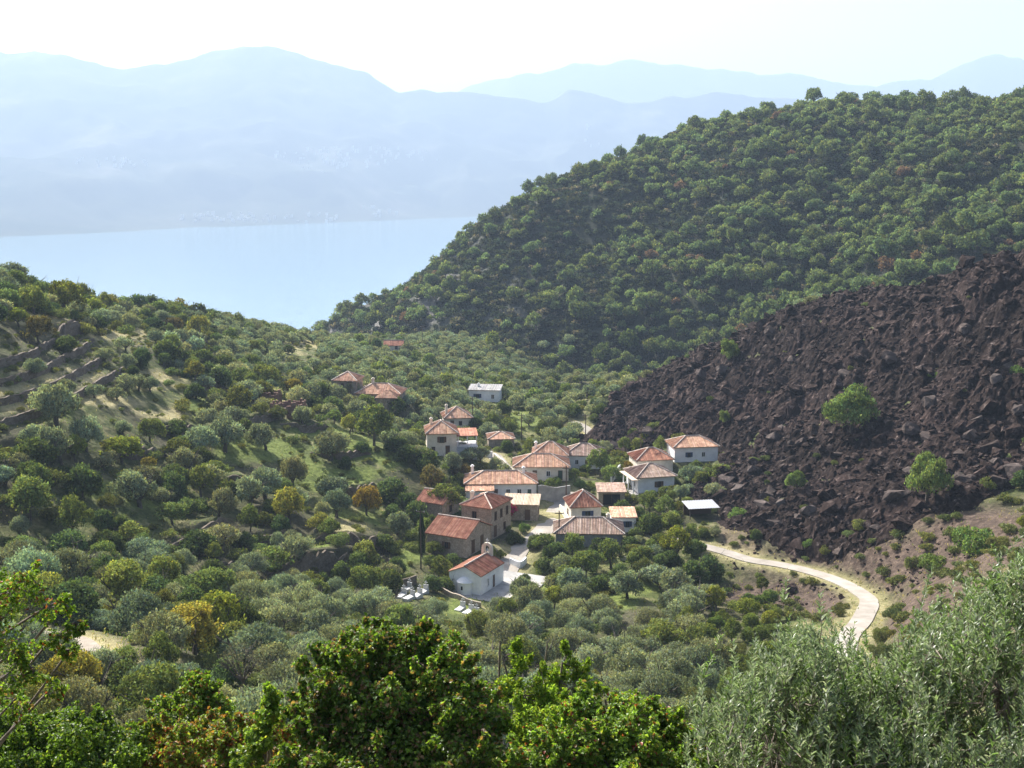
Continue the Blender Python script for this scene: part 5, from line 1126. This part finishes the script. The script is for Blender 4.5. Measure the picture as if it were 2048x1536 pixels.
fwall([(1240, 1122), (1262, 1123), (1282, 1122)], .7, 'thin pale kerb wall on the lawn below the front house', M_conc)
# brick ruins
def ruin(px, hgt, label):
    x, y, z = gp(*px, lambda a_, b_: tz(a_, b_)); o = empty('ruined_house', (x, y, z), R(-8)); tag(o, label, 'ruin'); r = random.Random(px[0]); ps = []
    for (x0, x1, y0, y1) in ((-3.2, -1.0, -2.2, -1.8), (.2, 3.2, -2.2, -1.8), (-3.2, -2.8, -1.8, 2.4), (2.8, 3.2, -1.8, 2.4), (-2.8, 2.8, 2.0, 2.4)):
        st = max(1, int(max(x1 - x0, y1 - y0) / .5))
        for q in range(st):
            a_, b_ = q / st, (q + 1) / st
            if x1 - x0 > y1 - y0: ps.append(box(x0 + (x1 - x0) * a_, x0 + (x1 - x0) * b_, y0, y1, -.6, hgt * r.uniform(.6, 1)))
            else: ps.append(box(x0, x1, y0 + (y1 - y0) * a_, y0 + (y1 - y0) * b_, -.6, hgt * r.uniform(.6, 1)))
    part('wall', o, *cat(ps), WALLM['brick']); part('lintel', o, *box(-1.1, .3, -2.22, -1.78, hgt * .55, hgt * .55 + .2), M_wood); return o
ruin((528, 806), 3.0, 'roofless reddish brick ruin among the hillside trees, the left one'); ruin((578, 832), 3.2, 'roofless stone ruin with pale wall tops, the right one of the two ruins')
# ------------------------------------------------------------------ poles and wires
def pole(u, v, hgt, label, arm=True):
    x, y, z = gp(u, v, lambda a_, b_: tz(a_, b_)); o = empty('utility_pole', (x, y, z), R(random.uniform(-25, 25))); tag(o, label, 'utility pole', 'utility poles of the village')
    part('pole', o, *tube([[0, 0, -.6], [0, 0, hgt]], [.13, .09], 8), M_pole)
    if arm:
        ca = part('crossarm', o, *box(-.8, .8, -.06, .06, hgt - .55, hgt - .42), M_pole)
        for q in (-.7, 0, .7): part('insulator', ca, *tube([[q, 0, hgt - .42], [q, 0, hgt - .22]], [.05, .04], 6), M_trim)
    return Vector((x, y, z + hgt - .3))
PT = {}
for k, (u, v, hh_, lab) in {'a': (1132, 1030, 9.5, 'thick dark utility pole standing at the village street'), 'b': (1043, 885, 7, 'utility pole in the olives right of the low red-roofed outbuilding'), 'c': (945, 850, 7, 'utility pole right of the house with the dark chimney'),
                        'd': (1171, 876, 6, 'utility pole at the left of the valley road'), 'e': (1220, 880, 6.5, 'pale utility pole at the right of the valley road'), 'f': (1251, 885, 6.5, 'utility pole between the valley road and the lava'),
                        'g': (1281, 935, 9, 'tall utility pole left of the orange-roofed house by the lava'), 'h': (842, 1140, 10, 'utility pole beside the narrow dark cypress'), 'i': (1118, 1090, 6, 'pale post at the left corner of the striped-roof house'),
                        'j': (701, 812, 6, 'dark utility pole in front of the rambling hillside house'), 'k': (845, 700, 9, 'distant utility pole at the foot of the forested hill')}.items(): PT[k] = pole(u, v, hh_, lab)
def wire(a_, b_, sag, label):
    ps = []
    for off in (-.45, .45):
        P = []
        for t in np.linspace(0, 1, 22): q = a_.lerp(b_, t); P.append((q.x + off, q.y, q.z - sag * 4 * t * (1 - t)))
        ps.append(tube(P, [.013] * 22, 4))
    V, F = cat(ps); o = obj('power_line', mesh('power_line', V - np.array(a_), F, M_pole), loc=a_); tag(o, label, 'power line', 'overhead power lines')
wire(PT['k'], PT['c'], 5, 'twin power line running down from the hill foot to the pole by the dark chimney'); wire(PT['c'], PT['b'], 2, 'power line between the two poles in the valley olives'); wire(PT['b'], PT['a'], 2.5, 'power line over the roofs to the thick street pole')
wire(PT['b'], PT['d'], 2, 'power line across the olives to the valley road'); wire(PT['d'], PT['e'], 1, 'power line crossing the valley road'); wire(PT['e'], PT['f'], .8, 'power line right of the valley road'); wire(PT['f'], PT['g'], 1.5, 'power line down to the tall pole by the lava')
# ------------------------------------------------------------------ graves, car, tank
M_marble = flat('white_marble', (.52, .52, .50), .5)
def grave(u, v, lab):
    x, y, z = gp(u, v, lambda a_, b_: tz(a_, b_)); o = empty('grave', (x, y, z), R(-27 + random.uniform(-6, 6))); tag(o, lab, 'grave', 'white graves of the churchyard')
    part('slab', o, *box(-.5, .5, -1.0, 1.0, -.3, .42), M_marble); part('headstone', o, *box(-.42, .42, .85, 1.0, .42, 1.15), M_marble); part('cross', o, *cat([box(-.05, .05, .88, .97, 1.15, 1.75), box(-.25, .25, .88, .97, 1.42, 1.52)]), M_marble)
for k, (u, v) in enumerate([(802, 1196), (818, 1200), (834, 1196), (846, 1188), (812, 1184), (920, 1222), (936, 1228), (948, 1236)]):
    grave(u, v, 'white marble grave in the plot left of the chapel' if u < 870 else 'white marble grave below the tile-topped churchyard wall')
def solid(prof, w0, w1=None):
    """side profile (x, z) extruded across y"""
    n_ = len(prof); V = [(x, -w0 / 2, z) for x, z in prof] + [(x, w0 / 2, z) for x, z in prof]
    F = [[k, (k + 1) % n_, n_ + (k + 1) % n_, n_ + k] for k in range(n_)]
    bm = bmesh.new(); vs = [bm.verts.new(q) for q in V]
    for f in F: bm.faces.new([vs[q] for q in f])
    bm.faces.new(vs[:n_][::-1]); bm.faces.new(vs[n_:]); bmesh.ops.triangulate(bm, faces=[f for f in bm.faces if len(f.verts) > 4])
    bm.verts.ensure_lookup_table(); out_ = (np.array([v.co[:] for v in bm.verts]), None); fs = [[v.index for v in f.verts] for f in bm.faces]; bm.verts.index_update()
    fs = [[v.index for v in f.verts] for f in bm.faces]; bm.free(); return out_[0], [np.array([f for f in fs if len(f) == 4]), np.array([f for f in fs if len(f) == 3])]
x, y, z = gp(1236, 974, lambda a_, b_: tz(a_, b_))
# chapel yard paving and street widening
h = HS['chapel']; c_, s_ = math.cos(h['r']), math.sin(h['r']); 
yv = []
for (lx_, ly_) in [(-4.2, -5.6), (7.6, -5.6), (9.2, 4), (8.6, 9.0), (-3.4, 8.4), (-6.0, 2)]: yv.append((h['x'] + lx_ * c_ - ly_ * s_, h['y'] + lx_ * s_ + ly_ * c_))
yv = np.array(yv); cy_ = yv.mean(0); zt_ = h['z'] + .02
V = np.r_[np.c_[yv, np.full(6, zt_)], np.c_[yv, np.full(6, zt_ - 2.2)]]; F4 = [[k, (k + 1) % 6, 6 + (k + 1) % 6, 6 + k] for k in range(6)]
tag(obj('pavement', mesh('pavement', V, [np.array([[0, 1, 2, 3, 4, 5]]), np.array(F4)], M_conc)), kind='structure')
# ------------------------------------------------------------------ foreground plants
FR = np.random.default_rng(77)
def lobe_leaves(lobes, dens, size, wl, pal, droop=.2, up=.35, rmin=.55, fold=.22):
    """lobes in pixels (u, v, radius px, depth m); pal: [(share, colour)]"""
    Ps, Ns = [], []
    full = []; lobes = [(u + (36 if 560 < u < 1420 and Y < 13.2 else 0), v + 14, rp * .84, Y) for u, v, rp, Y in lobes]; dens = dens * 2.1; size = size * .66
    for (u, v, rp, Y) in lobes:
        c = np.array(at(u, v, Y)); r_ = rp / FPX * np.linalg.norm(c - [0, 0, H]); full.append((u, c, r_ * .78))
        nb = 16 if rp > 60 else 8
        for dd in rdir(nb, FR): full.append((u, c + dd * r_ * FR.uniform(.62, .98), r_ * FR.uniform(.16, .42)))
        for dd in rdir(nb if rp > 44 else 2, FR):
            dd[2] = abs(dd[2]) * .8 + .2
            for q_ in range(4): full.append((u, c + dd * r_ * (.95 + .07 * q_) + [0, 0, .015 * q_], .034 - .005 * q_))
    for (u, c, r_) in full:
        n = int(dens * r_ * r_ * 9) + (9 if r_ < .04 else 0); d = rdir(n, FR); q = FR.uniform(rmin ** 2, 1.08, n) ** .5
        Ps.append(c + d * (r_ * q * (1 + .18 * (fbm(d[:, 0] * 3 + 9, d[:, 1] * 3 + d[:, 2] * 2 + 9, 2, int(u)) - .5) * 2))[:, None]); Ns.append(d)
    P = np.concatenate(Ps); N = np.concatenate(Ns); n = len(P)
    nr = unit(N * .7 + [0, -.15, up] + rdir(n, FR) * .7); ax = unit(np.cross(nr, rdir(n, FR)) + N * .3 - [0, 0, droop])
    L = size * FR.uniform(.6, 1.35, n); V, F = broad(P, ax, nr, L, L * wl * FR.uniform(.8, 1.15, n), fold)
    w = np.array([p[0] for p in pal]); k = FR.choice(len(pal), n, p=w / w.sum()); col = np.array([p[1] for p in pal])[k]
    patch = fbm(P[:, 0] * 2.1 + 30, P[:, 2] * 2.1 + P[:, 1] + 30, 3, 5)[:, None]
    T = col * np.clip(1 + .28 * FR.normal(size=(n, 1)), .4, 1.8) * (.6 + .8 * patch); return V, F, np.r_[T, T], P
def twigs(A, B, r0, r1, n=4, wob=.08):
    ps = []
    for a_, b_ in zip(A, B):
        a_, b_ = np.array(a_), np.array(b_); t = np.linspace(0, 1, n)[:, None]; ln = np.linalg.norm(b_ - a_)
        P = a_ * (1 - t) + b_ * t + FR.normal(size=(n, 3)) * wob * ln * np.sin(t * math.pi) + [0, 0, 0]
        ps.append(tube(P, np.linspace(r0, r1, n), 5))
    return cat(ps)
M_twig = simple('twig', [(.3, (.10, .075, .055)), (.7, (.26, .22, .18))], 20, bump=.3)
def plant(name, label, cat_, lobes, dens, size, wl, pal, ntw=60, twr=.006, group=None, at_=None, **k):
    V, F, T, P = lobe_leaves(lobes, dens, size, wl, pal, **k)
    c0 = np.array(at(*[np.mean([l[q] for l in lobes]) for q in (0, 1)], np.mean([l[3] for l in lobes]))); bx_, by_ = c0[0], c0[1]; bx_, by_ = at_ or (bx_, by_); bz_ = th(bx_, by_)
    base = np.array([bx_, by_, bz_]); o = empty(name, base); tag(o, label, cat_, group)
    obj('foliage', mesh('foliage', V - base, F, M_gloss, tint=T), o)
    S = []; E = []; mains = []
    for (u, v, rp, Y) in lobes:
        c = np.array(at(u, v, Y)); mains.append(c)
    Vm, Fm = twigs([base + FR.normal(size=3) * [.2, .2, 0] - [0, 0, .1] for _ in mains], mains, .03, .012, 5, .05)
    idx = FR.choice(len(P), ntw)
    for i in idx:
        p = P[i]; m_ = min(mains, key=lambda q: np.linalg.norm(q - p)); S.append(m_ + (p - m_) * .2); E.append(p)
    Vt, Ft = twigs(S, E, twr, twr * .4, 4, .1); V2, F2 = cat([(Vm, Fm), (Vt, Ft)])
    obj('branches', mesh('branches', V2 - base, F2, M_twig), o); return o, base
g1, g2, g3 = (.12, .20, .035), (.22, .31, .06), (.07, .125, .025)
brn, red_, yel, org = (.23, .15, .075), (.22, .06, .035), (.28, .29, .06), (.28, .14, .05)
plant('ivy_bush', 'large rounded bush smothered in glossy ivy with brown dead leaves inside, front centre', 'bush',
      [(735, 1390, 150, 12.6), (650, 1360, 95, 12.4), (820, 1370, 115, 12.6), (610, 1440, 85, 12.2), (700, 1300, 68, 12.8), (790, 1290, 62, 12.9), (880, 1440, 115, 12.3), (740, 1520, 190, 12.0), (900, 1560, 150, 11.8), (610, 1550, 110, 11.8), (850, 1300, 48, 12.7), (660, 1280, 40, 12.9)],
      1050, .068, .8, [(.42, g1), (.2, g2), (.22, g3), (.2, brn), (.01, yel)], 420, .006)
plant('leafy_shoots', 'bright green shrub with upright shoots between the two big bushes in front', 'shrub', [(1040, 1390, 66, 12.9), (1080, 1335, 30, 13.1), (1005, 1315, 22, 13.1), (1125, 1325, 20, 13.0), (1000, 1282, 10, 13.1), (1095, 1290, 12, 13.1), (1140, 1375, 40, 12.9), (975, 1365, 34, 12.8), (1040, 1450, 85, 12.6)],
      850, .058, .6, [(.6, g2), (.3, g1), (.08, yel)], 200, .005, droop=-.4)
plant('bramble_bush', 'wide bramble bush with sunlit yellow-green top, front right of centre', 'bush', [(1180, 1460, 90, 12.0), (1270, 1465, 74, 12.2), (1340, 1500, 66, 12.0), (1110, 1500, 95, 11.8), (1230, 1540, 115, 11.6), (1350, 1560, 80, 11.6), (1030, 1560, 105, 11.6), (1210, 1400, 40, 12.3), (1140, 1400, 42, 12.2), (1300, 1425, 34, 12.2), (1385, 1520, 30, 11.9)],
      1050, .062, .75, [(.4, g1), (.35, g2), (.12, g3), (.06, yel), (.04, red_), (.05, brn)], 320, .006)
plant('vine_tangle', 'tangle of vines with orange and red autumn leaves along the bottom left', 'vines', [(380, 1500, 90, 15.0), (470, 1500, 80, 14.6), (300, 1530, 90, 15), (540, 1470, 60, 13.8), (430, 1450, 45, 15.2), (560, 1530, 80, 13.6), (500, 1430, 26, 14.4), (220, 1560, 90, 15)],
      700, .07, .8, [(.34, g2), (.2, g1), (.14, yel), (.16, org), (.1, red_), (.06, brn)], 240, .006)
plant('autumn_bush', 'upright leafy bush with orange-tipped top left of the ivy bush', 'bush', [(385, 1400, 62, 19), (350, 1450, 62, 18.6), (430, 1410, 46, 19), (330, 1400, 34, 19), (390, 1350, 26, 19.2), (420, 1370, 24, 19.2), (300, 1470, 44, 18.6)],
      480, .085, .7, [(.5, g1), (.25, g2), (.12, org), (.1, g3)], 140, .008)
plant('dark_thicket', 'dark glossy thicket filling the bottom left corner', 'bush', [(60, 1510, 100, 14), (150, 1490, 80, 14.4), (20, 1440, 60, 14.2), (200, 1530, 80, 14), (110, 1550, 110, 13.8), (-20, 1530, 90, 13.6), (250, 1480, 50, 14.8)],
      800, .068, .72, [(.5, g1), (.35, g3), (.12, g2), (.05, yel)], 240, .006)
plant('young_olive', 'pale grey-green young olive bush at the left edge above the thicket', 'shrub', [(40, 1420, 42, 20), (10, 1390, 34, 20), (70, 1450, 34, 19.8), (25, 1350, 20, 20.2)], 600, .07, .25, [(.7, (.17, .2, .14)), (.3, (.11, .14, .08))], 80, .008)
plant('oak_branch', 'oak branches with light leaves reaching in from the left edge', 'branch', [(20, 1180, 52, 10.4), (60, 1150, 32, 10.6), (90, 1215, 40, 10.5), (0, 1240, 50, 10.3), (40, 1290, 42, 10.4), (110, 1270, 26, 10.5), (20, 1345, 38, 10.2), (130, 1205, 18, 10.7), (-40, 1200, 70, 10.4), (70, 1340, 22, 10.3), (140, 1300, 20, 10.6), (110, 1370, 24, 10.5), (30, 1400, 40, 10.4), (150, 1245, 16, 10.6)],
      250, .058, .6, [(.25, g2), (.5, g1), (.06, yel), (.05, red_), (.04, brn)], 130, .008, rmin=.1, at_=(-9.0, 11.0))
plant('vine_sprig', 'yellow-green vine sprig hanging beside the left flank of the ivy bush', 'vines', [(530, 1420, 26, 12.4), (520, 1470, 34, 12.3), (545, 1380, 18, 12.5), (500, 1520, 40, 12.2)], 700, .07, .85, [(.5, (.2, .28, .05)), (.4, g1), (.1, yel)], 40, .004)
# the olive in the right corner: sprays of narrow leaves on upright shoots
tops = [(1400, 1480), (1440, 1400), (1480, 1350), (1540, 1310), (1600, 1260), (1640, 1225), (1680, 1310), (1740, 1335), (1790, 1320), (1840, 1280), (1890, 1240), (1940, 1190), (2000, 1120), (2060, 1085), (2150, 1060)]
base = np.array([2.6, 9.4, 0.0]); base[2] = th(base[0], base[1]); ol = empty('olive_tree', base)
tag(ol, 'big foreground olive tree with silvery upright shoots filling the bottom right', 'olive tree')
LV_, LF_, LT_, off = [], [], [], 0; TS, TE = [], []
def spray(tip, ln, dens=30, sz=.06):
    global off
    lean = np.array([FR.normal() * .28, FR.normal() * .28, 1.0]); lean /= np.linalg.norm(lean); root = tip - lean * ln
    TS.append(root); TE.append(tip); n = int(dens * ln / .5); t = np.sort(FR.random(n)); P = root + (tip - root) * t[:, None]
    a_ = FR.random(n) * 6.283; side = np.c_[np.cos(a_), np.sin(a_), np.zeros(n)]; ax = unit(side * .75 + lean * .9 + FR.normal(size=(n, 3)) * .15)
    nr = unit(np.cross(ax, np.cross(lean, ax)) + FR.normal(size=(n, 3)) * .25); L = sz * FR.uniform(.7, 1.25, n) * (1.1 - .4 * t)
    V, F = broad(P, ax, nr, L * 1.1, L * .28, .15); LV_.append(V); LF_.append(F + off); off += len(V)
    c = np.array([.20, .26, .15]) if FR.random() < .75 else np.array([.16, .24, .08]); q = c * np.clip(1 + .3 * FR.normal(size=(n, 1)), .4, 1.9); q[FR.random(n) < .2] = (.36, .40, .31)
    LT_.append(np.r_[q, q])
CLU = []
for k in range(150):
    u = FR.uniform(1400, 2150); vt = np.interp(u, [p[0] for p in tops], [p[1] for p in tops]); q = FR.random() ** 1.1 if k > 34 else 0.0; v = vt + 20 + q * (1600 - vt)
    hole = (u - 1700) ** 2 / 50 ** 2 + (v - 1300) ** 2 / 34 ** 2
    if hole < 1 or (u < 1600 and v > 1380 and FR.random() < .6): continue
    CLU.append((u, v, FR.uniform(8.8, 11.6) - q * .8))
for (u, v, Y) in CLU:
    c = np.array(at(u, v, Y)); sp_ = FR.uniform(.1, .24)
    for k in range(int(FR.uniform(16, 32))):
        spray(c + FR.normal(size=3) * [sp_, sp_, sp_ * .8] + [0, 0, -.1], FR.uniform(.2, .5), 46)
obj('foliage', mesh('foliage', np.concatenate(LV_) - base, np.concatenate(LF_), M_olive, tint=np.concatenate(LT_)), ol)
TS, TE = np.array(TS), np.array(TE); V1, F1 = twigs(TS, TE, .003, .001, 3, .03)
hub = [np.array(at(u, v, Y)) for u, v, Y in [(1520, 1420, 10), (1600, 1360, 10.2), (1700, 1440, 10), (1650, 1300, 10.4), (1800, 1400, 10), (1880, 1320, 10), (1960, 1230, 10), (2040, 1180, 10), (2000, 1380, 10), (1560, 1520, 10), (1900, 1480, 9.6), (1750, 1540, 9.6), (2080, 1300, 9.8)]]
near_ = [hub[int(np.argmin([np.linalg.norm(h_ - s_) for h_ in hub]))] for s_ in TS]; sel = FR.choice(len(TS), min(700, len(TS)), replace=False)
V2, F2 = twigs([near_[i] for i in sel], TS[sel], .007, .004, 4, .07); fork = base + [0, 0, 1.0]
V3, F3 = twigs([fork] * len(hub), hub, .035, .012, 6, .05); V4, F4 = tube([base - [0, 0, .3], base + [.05, 0, .5], fork], [.16, .12, .08], 9)
Vb, Fb = cat([(V1, F1), (V2, F2), (V3, F3)]); obj('branches', mesh('branches', Vb - base, Fb, M_twig), ol); obj('trunk', mesh('trunk', V4 - base, F4, M_bark), ol)
# bougainvillea at the outbuilding
x, y, z = gp(1022, 1040, lambda a_, b_: tz(a_, b_)); hb_ = HS['lean']; x, y = hb_['x'] - 2.4, hb_['y'] - hb_['d'] / 2 - .9; z = float(tz(x, y)); n = 1500; d = rdir(n, FR); P = d * np.c_[FR.uniform(.5, 1.6, n), FR.uniform(.5, 1, n), FR.uniform(.5, 1.25, n)] + [0, 0, 2.4]; P[:, 2] = np.abs(P[:, 2])
V, F = broad(P, rdir(n, FR), unit(d + rdir(n, FR)), np.full(n, .2), np.full(n, .17)); T = np.where(FR.random((n, 1)) < .62, [[.50, .03, .19]], [[.08, .14, .04]]) * FR.uniform(.7, 1.3, (n, 1))
o = empty('bougainvillea', (x, y, z)); tag(o, 'magenta bougainvillea in full bloom beside the tall stone house', 'bougainvillea'); obj('blossom', mesh('blossom', V, F, M_leaf, tint=np.r_[T, T]), o); obj('stem', mesh('stem', *tube([[0, 0, -.3], [.1, 0, 1], [0, .1, 2.4]], [.08, .06, .03]), M_bark), o)
